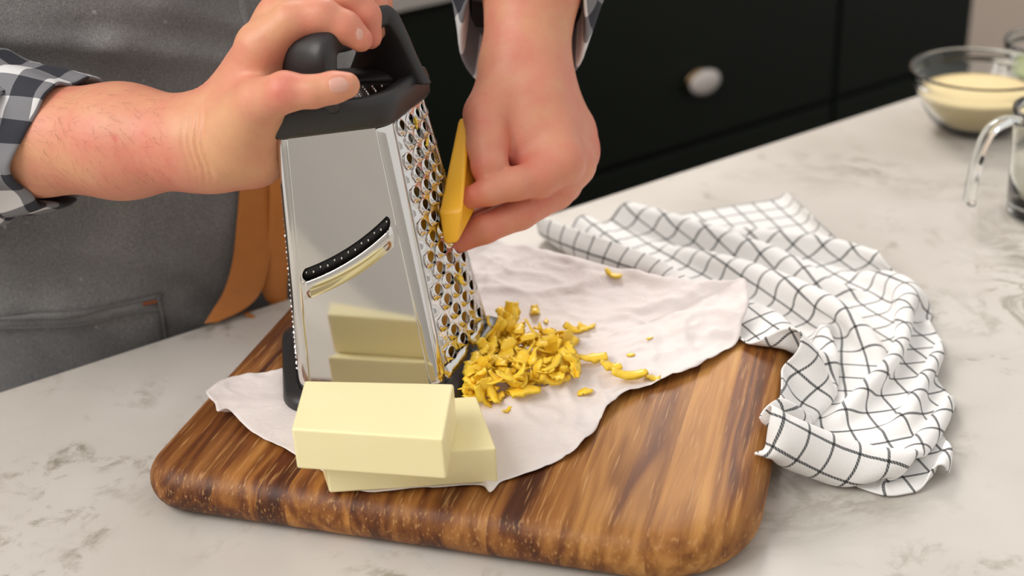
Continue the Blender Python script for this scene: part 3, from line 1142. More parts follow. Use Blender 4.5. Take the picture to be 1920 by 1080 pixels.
# ------------------------------------------------------------------ towel (settled cloth)
def build_towel():
    nu, nv = 50, 80
    su, sv = 0.34, 0.60
    ctrl = {0.0: [(1424, 845), (1545, 893), (1690, 918), (1778, 880)],
            0.18: [(1440, 765), (1560, 800), (1690, 810), (1768, 760)],
            0.38: [(1478, 665), (1550, 660), (1660, 650), (1758, 640)],
            0.55: [(1375, 630), (1490, 590), (1590, 550), (1710, 565)],
            0.72: [(1235, 540), (1340, 500), (1470, 470), (1615, 495)],
            0.86: [(1100, 490), (1220, 440), (1370, 420), (1530, 440)],
            1.0: [(1000, 435), (1110, 410), (1280, 400), (1462, 360)]}
    ks = sorted(ctrl)

    def ground(x, y):
        u = x * BU.x + y * BU.y; v = x * BV.x + y * BV.y
        cu, cv = (BU0 + BU1) / 2, (BV0 + BV1) / 2
        r = 0.055
        qx = np.abs(u - cu) - ((BU1 - BU0) / 2 - r); qy = np.abs(v - cv) - ((BV1 - BV0) / 2 - r)
        d = np.hypot(np.maximum(qx, 0), np.maximum(qy, 0)) + np.minimum(np.maximum(qx, qy), 0) - r
        s = np.clip(-d / 0.012 + 0.6, 0, 1)
        return BT * np.sqrt(s) + 0.0018

    def on_ground(px, py, lift):
        z = 0.01
        for _ in range(6):
            p = Z(px, py, z)
            z = float(ground(np.array(p.x), np.array(p.y))) + lift
        return Z(px, py, z)

    rows = {k: [on_ground(a, b, 0.003 if (k in (0.0, 1.0) or i in (0, 3)) else 0.022) for i, (a, b) in enumerate(ctrl[k])] for k in ks}
    P = np.zeros((nv, nu, 3))
    for j in range(nv):
        q = j / (nv - 1)
        i0 = max([i for i in range(len(ks)) if ks[i] <= q])
        i1 = min(i0 + 1, len(ks) - 1)
        tt = 0 if i1 == i0 else (q - ks[i0]) / (ks[i1] - ks[i0])
        line = [rows[ks[i0]][c].lerp(rows[ks[i1]][c], tt) for c in range(4)]
        cm = catmull(line, 20)
        for i in range(nu):
            x = i / (nu - 1) * (len(cm) - 1)
            a = int(min(x, len(cm) - 2)); fr = x - a
            p = cm[a].lerp(cm[a + 1], fr)
            P[j, i] = p
    T = P.copy()
    rng = np.random.RandomState(11)
    gx = np.linspace(0, 1, nu)[None, :]; gy = np.linspace(0, 1, nv)[:, None]
    bump = np.zeros((nv, nu))
    for _ in range(26):
        kx, ky = rng.uniform(-6, 6), rng.uniform(-8, 8)
        bump += rng.uniform(0.2, 1) * np.sin(2 * np.pi * (kx * gx + ky * gy) + rng.uniform(0, 6.28)) / (1 + 0.1 * (kx * kx + ky * ky))
    bump = bump / np.abs(bump).max()
    P[..., 2] = ground(P[..., 0], P[..., 1]) + 0.022 + 0.018 * bump
    rowsc = np.interp(np.linspace(0, 1, nv), [0, .2, .36, .55, .75, 1.0], [.54, .58, .76, .98, 1.0, 1.0])
    hu, hv = (su * rowsc / (nu - 1))[:, None, None], sv / (nv - 1)
    V = np.zeros_like(P)
    edge = np.zeros((nv, nu))
    edge[0, :] = edge[-1, :] = 1; edge[:, 0] = edge[:, -1] = 1
    edge[0, 0] = edge[0, -1] = 4; edge[0, 1:-1] = 1.8; edge[:14, 0] = 2.5; edge[:14, -1] = 2.5
    pull = 0.10 * edge[..., None] + 0.006

    def con(A, B, rest, k):
        d = B - A
        L = np.linalg.norm(d, axis=-1, keepdims=True) + 1e-9
        c = 0.5 * k * (L - rest) / L * d
        return c

    def relax(P, di, dj, rest, k, comp=1.0):
        # gauss-seidel in two colours along the constraint direction
        for par in (0, 1):
            if di:
                sl = slice(par * di, None)
                nblk = (P.shape[1] - par * di) // (2 * di)
            A = P[0:P.shape[0] - dj, 0:P.shape[1] - di] if di >= 0 else P[0:P.shape[0] - dj, -di:]
            B = P[dj:, di:] if di >= 0 else P[dj:, :di]
            c = con(A, B, rest, k * 0.5)
            if comp < 1.0:
                L = np.linalg.norm(B - A, axis=-1, keepdims=True)
                c = np.where(L < rest, c * comp, c)
            if di >= 0:
                P[0:P.shape[0] - dj, 0:P.shape[1] - di] += c
                P[dj:, di:] -= c
            else:
                P[0:P.shape[0] - dj, -di:] += c
                P[dj:, :di] -= c
    dg = np.hypot(hu, hv)[:-1]
    for it in range(420):
        V *= 0.93
        V[..., 2] -= 0.00016
        old = P.copy()
        P += V
        for _ in range(6):
            relax(P, 1, 0, hu, 1.0); relax(P, 0, 1, hv, 1.0)
            relax(P, 1, 1, dg, 0.5); relax(P, -1, 1, dg, 0.5)
            relax(P, 2, 0, 2 * hu, 0.35, 0.5); relax(P, 0, 2, 2 * hv, 0.35, 0.5)
            relax(P, 4, 0, 4 * hu, 0.10, 0.3); relax(P, 0, 4, 4 * hv, 0.10, 0.3)
        d = T - P
        d[..., 2] = 0
        P += d * pull
        g = ground(P[..., 0], P[..., 1])
        low = P[..., 2] < g
        P[..., 2] = np.maximum(P[..., 2], g)
        hi = P[..., 2] > g + 0.052
        P[..., 2] = np.where(hi, g + 0.052 + (P[..., 2] - g - 0.052) * 0.8, P[..., 2])
        V = P - old
        V[low] *= np.array([0.3, 0.3, 0.0])
        n_ = np.linalg.norm(V, axis=-1, keepdims=True)
        V *= np.minimum(1, 0.004 / (n_ + 1e-9))
    poly = PAPER['poly']
    X_, Y_ = P[..., 0].ravel(), P[..., 1].ravel()
    ins = np.zeros(len(X_), bool)
    for k in range(len(poly)):
        (x1, y1), (x2, y2) = poly[k - 1], poly[k]
        ins ^= ((y1 > Y_) != (y2 > Y_)) & (X_ < (x2 - x1) * (Y_ - y1) / (y2 - y1 + 1e-12) + x1)
    zf = P[..., 2].ravel()
    for i in np.where(ins)[0]:
        zf[i] = min(zf[i], paper_z(X_[i], Y_[i]) - 0.004)
    P[..., 2] = zf.reshape(nv, nu)
    uv = np.stack(np.broadcast_arrays(np.linspace(-.5, .5, nu)[None, :] * su * rowsc[:, None] + .2, np.linspace(0, sv, nv)[:, None]), -1)
    faces = []
    for j in range(nv - 1):
        for i in range(nu - 1):
            a = j * nu + i
            faces.append((a, a + 1, a + nu + 1, a + nu))
    o = mesh_obj('kitchen_towel', P.reshape(-1, 3), faces, M_towel, uvs=uv.reshape(-1, 2))
    add_mod(o, 'SUBSURF', levels=2, render_levels=2)
    add_mod(o, 'SOLIDIFY', thickness=0.0013, offset=1)
    tag(o, 'white cotton tea towel with black window-pane check crumpled beside the board', 'towel')


build_towel()

# ------------------------------------------------------------------ glassware at the far right
def glass_bowl(c, R, H, label, fill_mat, fill_h, fill_name):
    root = empty('glass_bowl', c)
    tag(root, label, 'bowl')
    outer = [(0.0, 0.0), (R * 0.45, 0.0), (R * 0.50, 0.002), (R * 0.66, H * 0.18), (R * 0.80, H * 0.42), (R * 0.90, H * 0.68), (R * 0.925, H * 0.72), (R * 0.94, H * 0.76), (R * 0.955, H * 0.80), (R * 0.95, H * 0.83), (R * 0.975, H * 0.90), (R * 0.995, H * 0.97), (R * 0.99, H)]
    inner = [(R * 0.955, H), (R * 0.945, H * 0.95), (R * 0.90, H * 0.80), (R * 0.85, H * 0.66), (R * 0.75, H * 0.43), (R * 0.61, H * 0.21), (R * 0.45, 0.0065), (0.0, 0.006)]
    v, f = loft(lathe(outer + inner, 56, c))
    mesh_obj('glass', v, f, M_glass, root)
    prof = []
    hs = [0.0075, H * 0.21, H * 0.43, H * 0.66, H * 0.80]
    rr = [R * 0.44, R * 0.61, R * 0.75, R * 0.85, R * 0.90]
    prof = [(0.0, 0.0072)]
    for h, r in zip(hs, rr):
        if h < fill_h: prof.append((r - 0.0008, h))
    rt = float(np.interp(fill_h, hs, rr)) - 0.001
    prof += [(rt, fill_h), (rt * 0.8, fill_h + 0.002), (rt * 0.4, fill_h + 0.003), (0.0, fill_h + 0.0025)]
    v, f = loft(lathe(prof, 48, c))
    o = mesh_obj(fill_name, v, f, fill_mat)
    return root, o


R1 = 0.070
c1 = Z(1828, 240, 0.0)
b_, crumb = glass_bowl(c1, 0.081, 0.074, 'clear glass bowl of pale breadcrumbs standing left of the measuring jug', M_crumb, 0.046, 'breadcrumbs')
tag(crumb, 'heap of fine golden breadcrumbs inside the glass bowl', 'breadcrumbs', kind='stuff')
c2 = Z(1968, 178, 0.0)
b_, herb = glass_bowl(c2, 0.062, 0.070, 'smaller clear glass bowl at the far right, behind the jug', M_leafy, 0.035, 'chopped_herbs')
tag(herb, 'chopped green herbs inside the smaller glass bowl', 'herbs', kind='stuff')

cj = Z(1968, 400, 0.0)
jug = empty('measuring_jug', cj)
tag(jug, 'clear glass measuring jug of cream with red print and curved handle', 'jug')
JH, JR = 0.112, 0.047
outer = [(0, 0), (JR * 0.84, 0), (JR * 0.90, 0.003), (JR * 0.94, JH * 0.4), (JR * 0.99, JH * 0.9), (JR * 1.03, JH * 0.97), (JR * 1.02, JH)]
inner = [(JR * 0.95, JH), (JR * 0.93, JH * 0.9), (JR * 0.87, JH * 0.4), (JR * 0.82, 0.008), (0, 0.006)]
v, f = loft(lathe(outer + inner, 56, cj))
mesh_obj('glass', v, f, M_glass, jug)
v, f = loft(lathe([(0, 0.0072), (JR * 0.81, 0.009), (JR * 0.862, JH * 0.40), (JR * 0.878, JH * 0.52), (0, JH * 0.52)], 48, cj))
mk = mesh_obj('cream', v, f, M_milk)
tag(mk, 'cream filling the lower half of the measuring jug', 'cream')
# handle towards the left of the photo
hd = (Y(1800, 310, cj.y + 0.0) - cj); hd.z = 0; hd.normalize()
hd = (hd + Vector((0, -0.25, 0))).normalized()
hside = Vector((-hd.y, hd.x, 0))
hpath = catmull([cj + hd * (JR * 0.97) + Vector((0, 0, JH * 0.93)), cj + hd * (JR * 1.35) + Vector((0, 0, JH * 0.965)), cj + hd * (JR * 1.72) + Vector((0, 0, JH * 0.90)), cj + hd * (JR * 1.92) + Vector((0, 0, JH * 0.70)), cj + hd * (JR * 2.0) + Vector((0, 0, JH * 0.45)), cj + hd * (JR * 2.02) + Vector((0, 0, JH * 0.22))], 8)
loops = []
for i, p in enumerate(hpath):
    tg = (hpath[min(i + 1, len(hpath) - 1)] - hpath[max(i - 1, 0)]).normalized()
    nn = tg.cross(hside)
    q = i / (len(hpath) - 1)
    wv, tv_ = 0.0085, 0.0048
    if i in (0, len(hpath) - 1): wv, tv_ = wv * .7, tv_ * .6
    loops.append([p + hside * (wv * math.cos(a)) + nn * (tv_ * math.sin(a)) for a in [2 * math.pi * k / 16 for k in range(16)]])
v, f = loft(loops, True, True, True)
mesh_obj('handle', v, f, M_glass, jug)
for k, (zz, wd) in enumerate(((0.70, 0.16), (0.66, 0.10), (0.55, 0.10), (0.44, 0.16), (0.33, 0.10))):
    a0 = math.atan2(hd.y, hd.x) + 0.42
    lp = [[cj + Vector((math.cos(a0 + wd * q) * JR * 0.985, math.sin(a0 + wd * q) * JR * 0.985, JH * zz + dz)) for q in np.linspace(0, 1, 8)] for dz in (0, 0.004 if k == 0 else 0.0018)]
    v, f = loft(lp, False)
    mk_ = mesh_obj('measure_mark', v, f, M_red, jug)

# ------------------------------------------------------------------ the cook
def rcone(P, a, b, ra, rb):
    ab = b - a
    t = np.clip(((P - a) @ ab) / (ab @ ab), 0, 1)
    d = np.linalg.norm(P - a - t[..., None] * ab, axis=-1)
    return d - (ra + (rb - ra) * t)


def smin(a, b, k):
    h = np.clip(0.5 + 0.5 * (b - a) / k, 0, 1)
    return b * (1 - h) + a * h - k * h * (1 - h)


def surface_nets(f, org, h):
    nx, ny, nz = f.shape
    s = f < 0
    cs = np.zeros((nx - 1, ny - 1, nz - 1, 3)); cn = np.zeros((nx - 1, ny - 1, nz - 1))
    corner = [(i, j, k) for i in (0, 1) for j in (0, 1) for k in (0, 1)]

    def sub(a, c): return a[c[0]:nx - 1 + c[0], c[1]:ny - 1 + c[1], c[2]:nz - 1 + c[2]]
    for a in corner:
        for ax in range(3):
            if a[ax]: continue
            b = list(a); b[ax] = 1
            fa, fb = sub(f, a), sub(f, b)
            x = (fa < 0) != (fb < 0)
            t = np.where(x, fa / np.where(x, fa - fb, 1), 0)
            for q in range(3):
                cs[..., q] += x * (a[q] + (t if q == ax else 0))
            cn += x
    act = cn > 0
    idx = -np.ones(act.shape, dtype=np.int64)
    idx[act] = np.arange(act.sum())
    I = np.argwhere(act)
    V = (I + cs[act] / cn[act][:, None]) * h + org
    faces = []
    for ax in range(3):
        b = [slice(0, nx), slice(0, ny), slice(0, nz)]
        lo = [slice(None)] * 3; hi = [slice(None)] * 3
        lo[ax] = slice(0, f.shape[ax] - 1); hi[ax] = slice(1, f.shape[ax])
        ch = s[tuple(lo)] != s[tuple(hi)]
        E_ = np.argwhere(ch)
        o1, o2 = [(1, 2), (2, 0), (0, 1)][ax]
        E_ = E_[(E_[:, o1] > 0) & (E_[:, o2] > 0) & (E_[:, o1] < f.shape[o1] - 1) & (E_[:, o2] < f.shape[o2] - 1)]
        flip = s[tuple(E_.T)]
        q = []
        for d1, d2 in ((0, 0), (-1, 0), (-1, -1), (0, -1)):
            e = E_.copy(); e[:, o1] += d1; e[:, o2] += d2
            q.append(idx[tuple(e.T)])
        q = np.stack(q, 1)
        q[~flip] = q[~flip][:, ::-1]
        faces.append(q)
    return V, np.concatenate(faces)


def N3(v): return np.array([v[0], v[1], v[2]], dtype=float)


def hand_mesh(palm, fingers, h, k_palm, k_fin, creases=()):
    """palm: list of (a, b, ra, rb); fingers: list of chains [(point, radius), ...]"""
    allp = [(N3(a), N3(b), ra, rb) for a, b, ra, rb in palm]
    ch = [[(N3(p), r) for p, r in c] for c in fingers]
    pts = np.array([q for a, b, _, _ in allp for q in (a, b)] + [p for c in ch for p, _ in c])
    lo = pts.min(0) - 0.055; hi = pts.max(0) + 0.055
    n = np.ceil((hi - lo) / h).astype(int)
    ax = [lo[i] + h * np.arange(n[i]) for i in range(3)]
    G = np.stack(np.meshgrid(*ax, indexing='ij'), -1).astype(np.float32)

    def ev(prims, k):
        d = None
        for a, b, ra, rb in prims:
            mn = np.minimum(a, b) - max(ra, rb) - 0.03; mx = np.maximum(a, b) + max(ra, rb) + 0.03
            i0 = np.clip(((mn - lo) / h).astype(int), 0, n); i1 = np.clip(((mx - lo) / h).astype(int) + 1, 0, n)
            sl = tuple(slice(p, q) for p, q in zip(i0, i1))
            dd = rcone(G[sl], a, b, ra, rb)
            if d is None: d = np.full(tuple(n), 0.03, dtype=np.float64)
            d[sl] = smin(d[sl], dd, k)
        return d
    D0 = ev(allp, k_palm)
    out = D0
    for c in ch:
        pr = [(c[i][0], c[i + 1][0], c[i][1], c[i + 1][1]) for i in range(len(c) - 1)]
        D1 = ev(pr, 0.004)
        out = np.minimum(out, smin(D0, D1, k_fin))
    V, Fc = surface_nets(out, lo, h)
    return V, Fc


def smooth_verts(V, Fc, it):
    e = np.concatenate([Fc[:, [0, 1]], Fc[:, [1, 2]], Fc[:, [2, 3]], Fc[:, [3, 0]]])
    e = np.unique(np.sort(e, 1), axis=0)
    deg = np.bincount(e.ravel(), minlength=len(V)).astype(float)
    for _ in range(it):
        acc = np.zeros_like(V)
        np.add.at(acc, e[:, 0], V[e[:, 1]]); np.add.at(acc, e[:, 1], V[e[:, 0]])
        V = V + 0.5 * (acc / deg[:, None] - V)
    return V


person = empty('person', EF((0.35, 0.2, -0.92)))
tag(person, 'person in grey denim apron and black and white checked shirt grating cheese', 'person')

# hand on the grater handle, with its forearm
A = lambda px, py, y: Y(px, py, y)
eL = A(-190, 262, -0.10)
arm1 = A(60, 262, -0.140); arm2 = A(230, 265, -0.165); wr1 = A(385, 268, -0.195)
palmL = [
    (eL, arm1, .046, .0415), (arm1, arm2, .0415, .0415), (arm2, wr1, .0410, .0335),
    (wr1, A(440, 262, -0.205), .0335, .029), (A(430, 282, -0.205), A(478, 290, -0.205), .026, .024),
    (A(430, 250, -0.20), A(492, 92, -0.200), .026, .0175), (A(420, 230, -0.185), A(525, 35, -0.175), .024, .0165),
    (A(420, 230, -0.165), A(560, 5, -0.150), .022, .015), (A(420, 240, -0.15), A(590, -5, -0.128), .020, .013),
    (A(450, 262, -0.215), A(482, 205, -0.228), .0235, .0185), (A(470, 250, -0.20), A(505, 150, -0.195), .017, .013),
]
fingL = [
    [(A(455, 235, -0.222), .0215), (A(487, 192, -0.238), .0168), (A(535, 172, -0.2545), .0136), (A(588, 172, -0.2580), .0108), (A(625, 164, -0.2570), .0106), (A(650, 160, -0.2555), .0092)],
    [(A(490, 88, -0.203), .0170), (A(545, 40, -0.205), .0135), (A(604, 31, -0.205), .0126), (A(648, 51, -0.206), .0112), (A(676, 74, -0.207), .0090)],
    [(A(525, 38, -0.178), .016), (A(590, 2, -0.180), .013), (A(650, -8, -0.180), .0124), (A(685, 30, -0.181), .0112), (A(694, 70, -0.182), .0088)],
    [(A(558, 8, -0.152), .0145), (A(625, -28, -0.156), .0125), (A(675, -25, -0.157), .0118), (A(701, 15, -0.158), .0105), (A(705, 55, -0.159), .0084)],
    [(A(588, -3, -0.130), .0125), (A(645, -40, -0.134), .0108), (A(690, -30, -0.135), .0100), (A(712, 5, -0.136), .0090), (A(716, 35, -0.137), .0074)],
]
VL, FL_ = hand_mesh(palmL, fingL, 0.0019, 0.016, 0.009)
VL = smooth_verts(VL, FL_, 3)

# hand holding the cheese, with its forearm
eR = A(1020, -420, 0.06)
wrR = A(985, 120, -0.070)
palmR = [
    (eR, A(1000, -60, -0.03), .043, .0415), (A(1000, -60, -0.03), wrR, .0415, .0335),
    (wrR, A(1045, 300, -0.135), .031, .0215), (wrR, A(1070, 300, -0.110), .029, .020), (wrR, A(1078, 270, -0.085), .026, .019), (A(985, 140, -0.06), A(1070, 235, -0.065), .024, .018),
    (A(960, 150, -0.085), A(925, 205, -0.105), .024, .019), (A(1000, 180, -0.105), A(975, 300, -0.135), .018, .010),
]
fingR = [
    [(A(945, 175, -0.095), .0215), (A(912, 215, -0.120), .0180), (A(914, 275, -0.145), .0160), (A(918, 312, -0.158), .0142), (A(922, 338, -0.164), .0112)],
    [(A(1045, 305, -0.140), .0190), (A(1010, 335, -0.155), .0155), (A(965, 345, -0.168), .0128), (A(920, 358, -0.174), .0110), (A(878, 372, -0.172), .0090)],
    [(A(1068, 310, -0.118), .0195), (A(1040, 355, -0.130), .0165), (A(975, 398, -0.155), .0138), (A(908, 428, -0.172), .0120), (A(856, 454, -0.176), .0094)],
    [(A(1078, 290, -0.092), .0185), (A(1055, 345, -0.100), .0155), (A(990, 385, -0.120), .0130), (A(920, 405, -0.140), .0112), (A(875, 415, -0.150), .0090)],
    [(A(1075, 255, -0.070), .0165), (A(1060, 310, -0.072), .0135), (A(1005, 355, -0.092), .0112), (A(940, 370, -0.115), .0098), (A(900, 378, -0.128), .0080)],
]
VR, FR_ = hand_mesh(palmR, fingR, 0.0019, 0.016, 0.010)
VR = smooth_verts(VR, FR_, 3)


def vnormals(V, Fc):
    n = np.cross(V[Fc[:, 2]] - V[Fc[:, 0]], V[Fc[:, 3]] - V[Fc[:, 1]])
    vn = np.zeros_like(V)
    for k in range(4): np.add.at(vn, Fc[:, k], n)
    return vn / (np.linalg.norm(vn, axis=1, keepdims=True) + 1e-12)


# wrist creases on the left hand in view
axd = N3((A(470, 262, -0.2) - A(300, 262, -0.2)).normalized())
vn = vnormals(VL, FL_)
for px, amp in ((376, .0016), (389, .0024), (402, .0019), (364, .0010)):
    c0 = N3(A(px, 262, -0.2))
    along = (VL - c0) @ axd + 0.08 * (VL[:, 2] - c0[2]) + 0.0015 * np.sin(VL[:, 2] * 160)
    msk = np.exp(-((VL[:, 2] - c0[2] - 0.006) / 0.024) ** 2)
    VL = VL - vn * (amp * np.exp(-(along / 0.0016) ** 2) * msk)[:, None]


def surf_at(V, vnn, px, py):
    """the visible skin point at a photo pixel"""
    d = N3(_ray(px, py)); d /= np.linalg.norm(d)
    w_ = V - N3(CAM)
    t = w_ @ d
    perp = np.linalg.norm(w_ - t[:, None] * d, axis=1)
    ok = np.where(perp < 0.0022)[0]
    i = ok[np.argmin(t[ok])]
    j = np.where(np.linalg.norm(V - V[i], axis=1) < 0.004)[0]
    n_ = vnn[j].mean(0); n_ /= np.linalg.norm(n_)
    return Vector(V[i]), Vector(n_)


def redness(V, spots, base=0.34):
    r = np.full(len(V), base)
    for p, rad, amt in spots:
        d = np.linalg.norm(V - N3(p), axis=1)
        r += amt * np.exp(-(d / rad) ** 2)
    return np.clip(r, 0, 1)


redL = redness(VL, [(surf_at(VL, vnormals(VL, FL_), 212, 258)[0], .0022, .9), (A(530, 170, -.262), .012, .55), (A(650, 160, -.25), .018, .35), (A(676, 74, -.2), .016, .4), (A(600, 25, -.2), .03, .2), (A(692, 40, -.18), .03, .35), (A(340, 300, -.22), .035, .3), (A(250, 330, -.2), .05, .2),
                    (A(470, 130, -.21), .025, .2), (A(420, 290, -.23), .03, -.3), (A(450, 240, -.24), .02, -.2), (A(350, 220, -.22), .03, -.15), (A(520, 60, -.21), .03, -.15)])
redR = redness(VR, [(A(915, 330, -.16), .025, .4), (A(860, 440, -.17), .035, .45), (A(1090, 300, -.1), .03, .4), (A(885, 365, -.17), .015, .35), (A(1000, 330, -.16), .02, .25), (A(980, 60, -.06), .05, -.05), (A(930, 355, -.18), .02, -.35), (A(985, 230, -.1), .04, -.1)], 0.48)

# torso core under the clothes, joined into the one body mesh
TC = EF((0.215, 0.165, 0))
TA, TB = 0.215, 0.120


def torso_ring(z, sa, sb, n=40, off=0.0):
    return [TC + ED * ((TA * sa + off) * math.cos(a)) + EN * ((TB * sb + off) * math.sin(a)) + Vector((0, 0, z)) for a in [2 * math.pi * k / n for k in range(n)]]


tl = [torso_ring(z, a, b) for z, a, b in ((-0.92, .5, .6), (-0.45, .85, .9), (-0.2, .95, .95), (0.0, .95, .95), (0.2, .96, .93), (0.4, 1.04, .93), (0.52, 1.05, .85), (0.58, .75, .7), (0.60, .4, .4))]
tv_, tf_ = loft(tl, True, True, True)
shL = EF((0.215 - 0.23, 0.17, 0.52)); shR = EF((0.215 + 0.23, 0.17, 0.52))


def limb(a, b, ra, rb, n=16):
    ax = (Vector(b) - Vector(a)).normalized()
    s = ax.cross(Vector((0.3, 0.2, 1))).normalized(); u = ax.cross(s)
    return loft([[Vector(a).lerp(Vector(b), q) + (s * math.cos(t) + u * math.sin(t)) * (ra + (rb - ra) * q) for t in [2 * math.pi * k / n for k in range(n)]] for q in np.linspace(0, 1, 6)], True, True, True)


bv = [tuple(p) for p in VL]; bf = [tuple(int(i) for i in q) for q in FL_]; red = list(redL)
for VV, FF, RR in ((VR, FR_, redR), (tv_, tf_, None), (*limb(shL, eL, .055, .046), None), (*limb(shR, eR, .055, .043), None)):
    o_ = len(bv)
    bv += [tuple(p) for p in VV]
    bf += [tuple(int(i) + o_ for i in q) for q in FF]
    red += list(RR) if RR is not None else [0.3] * len(VV)
body = mesh_obj('body', bv, bf, M_skin, person)
at_ = body.data.attributes.new('red', 'FLOAT', 'POINT')
at_.data.foreach_set('value', np.array(red, dtype=np.float32))


# finger nails
def nail(c, along, normal, L, W):
    along = (along - normal * along.dot(normal)).normalized()
    side = normal.cross(along)
    lp = []
    for i in range(7):
        q = i / 6 - .5
        wv = W * (1 - (abs(q) * 1.55) ** 4 * .75) / 2
        lp.append([c + along * (q * L) + side * (wv * s) + normal * (-0.0018 * s * s - 0.0008 * (2 * q) ** 2) for s in (-1, -.6, -.2, .2, .6, 1)])
    v, f = loft(lp, False)
    o = mesh_obj('fingernail', v, f, M_nail, body)
    add_mod(o, 'SOLIDIFY', thickness=0.0006, offset=1)
    add_mod(o, 'SUBSURF', levels=1, render_levels=1)


vnL = vnormals(VL, FL_)
if np.mean(np.einsum('ij,ij->i', vnL, VL - VL.mean(0))) < 0: vnL = -vnL
for (px, py, ax_, L, W) in ((640, 158, A(660, 156, -.25) - A(600, 165, -.25), .0135, .0105), (677, 66, A(690, 85, -.2) - A(662, 40, -.2), .0105, .0085)):
    p, n_ = surf_at(VL, vnL, px, py)
    nail(p + n_ * 0.0006, ax_, n_, L, W)

# arm hair on the forearm
def build_hair():
    rng = np.random.RandomState(3)
    sel = np.where((VL[:, 0] > arm1.x - 0.02) & (VL[:, 0] < wr1.x - 0.02) & (vnL[:, 1] < -0.1) & (vnL[:, 2] > -0.5))[0]
    cu = bpy.data.curves.new('arm_hair', 'CURVE')
    cu.dimensions = '3D'
    cu.bevel_depth = 0.00006
    cu.bevel_resolution = 0
    for i in rng.choice(sel, 260):
        p = VL[i]; n_ = vnL[i]
        d = np.array([0.5 + rng.normal() * .3, 0.0, -0.75 + rng.normal() * .5]); d -= n_ * (d @ n_); d /= np.linalg.norm(d)
        L = rng.uniform(0.004, 0.009)
        sp = cu.splines.new('POLY'); sp.points.add(3)
        for k in range(4):
            q = k / 3
            x = p + n_ * (0.0002 + 0.0012 * math.sin(q * 2.2)) + d * (L * q) + np.array([q * q * 0.002, 0, 0])
            sp.points[k].co = (*x, 1); sp.points[k].radius = 1 - .7 * q
    o = bpy.data.objects.new('arm_hair', cu)
    COL.objects.link(o)
    cu.materials.append(M_hair)
    o.parent = body; o.matrix_parent_inverse = body.matrix_world.inverted()
    o['kind'] = 'stuff'


build_hair()


# shirt sleeves: rolled gingham tubes
def sleeve(name, axis_pts, radii, end_shift, seed, fold_amp=0.006, checks=1.0, squash=None):
    path = catmull(axis_pts, 8)
    rad = catmull([Vector((r, 0, 0)) for r in radii], 8)
    n = 56
    loops, uvs = [], []
    L = [0]
    for i in range(1, len(path)): L.append(L[-1] + (path[i] - path[i - 1]).length)
    ref = Vector((0, 0, 1))
    for i, p in enumerate(path):
        tg = (path[min(i + 1, len(path) - 1)] - path[max(i - 1, 0)]).normalized()
        s = tg.cross(ref)
        if s.length < 0.2: s = tg.cross(Vector((0, 1, 0)))
        s.normalize(); u = s.cross(tg).normalized()
        lp = []
        q = i / (len(path) - 1)
        for k in range(n):
            a = 2 * math.pi * k / n
            dirv = s * math.cos(a) + u * math.sin(a)
            nz = noise.noise(Vector((math.cos(a) * 1.6 + seed, math.sin(a) * 1.6, L[i] * 22)))
            nz2 = noise.noise(Vector((math.cos(a) * 3.5 + seed, math.sin(a) * 3.5, L[i] * 45)))
            r = rad[i].x + fold_amp * nz + fold_amp * .4 * nz2
            sh = end_shift(dirv) * q ** 2
            lp.append(p + dirv * r + tg * sh)
            uvs.append((a * 0.058 * checks, L[i] + sh))
        loops.append(lp)
    # rolled hem returning inside
    tg = (path[-1] - path[-2]).normalized()
    for dr, dl in ((-0.002, 0.0025), (-0.0045, 0.001), (-0.005, -0.012), (-0.006, -0.035)):
        lp = []
        for k in range(n):
            base = loops[len(path) - 1][k]
            axis = path[-1] + tg * ((base - path[-1]).dot(tg))
            d = (base - axis)
            lp.append(base + d.normalized() * dr + tg * dl)
            uvs.append((2 * math.pi * k / n * 0.058, L[-1] + 0.004))
        loops.append(lp)
    v, f = loft(loops)
    # seam column for the pattern
    o = mesh_obj(name, v, f, M_gingham, person, True, uvs)
    me = o.data
    ul = me.uv_layers[0].data
    per = 2 * math.pi * 0.058 * checks
    for pl in me.polygons:
        xs = [ul[li].uv[0] for li in pl.loop_indices]
        if max(xs) - min(xs) > per / 2:
            for li in pl.loop_indices:
                if ul[li].uv[0] < per / 2: ul[li].uv[0] += per
    add_mod(o, 'SUBSURF', levels=1, render_levels=1)
    return o


def endL(d): return 0.024 * d.z * (1 if d.z > 0 else -.1) + 0.022 * max(0, d.y) + 0.002 * max(0, -d.y)


sleeve('shirt_sleeve', [shL, shL.lerp(eL, .5), eL + Vector((-.005, .0, .01)), A(-90, 262, -0.12), A(15, 262, -0.131), A(86, 266, -0.140)], [.075, .070, .070, .064, .060, .053], endL, 2.0, 0.010)
sleeve('shirt_cuff', [A(-120, 258, -0.122), A(-60, 258, -0.126), A(0, 262, -0.131), A(40, 262, -0.134)], [.064, .069, .068, .060], lambda d: 0.012 * d.z, 5.3, 0.009, 1.05)


def endR(d): return 0.055 * max(0, d.y) - 0.06 * max(0, -d.y)


sleeve('shirt_sleeve', [shR, shR.lerp(eR, .6), A(1015, -330, .04), A(1000, -150, -0.01), A(990, 0, -0.035), A(985, 62, -0.050)], [.078, .072, .068, .066, .063, .055], endR, 9.0, 0.009)

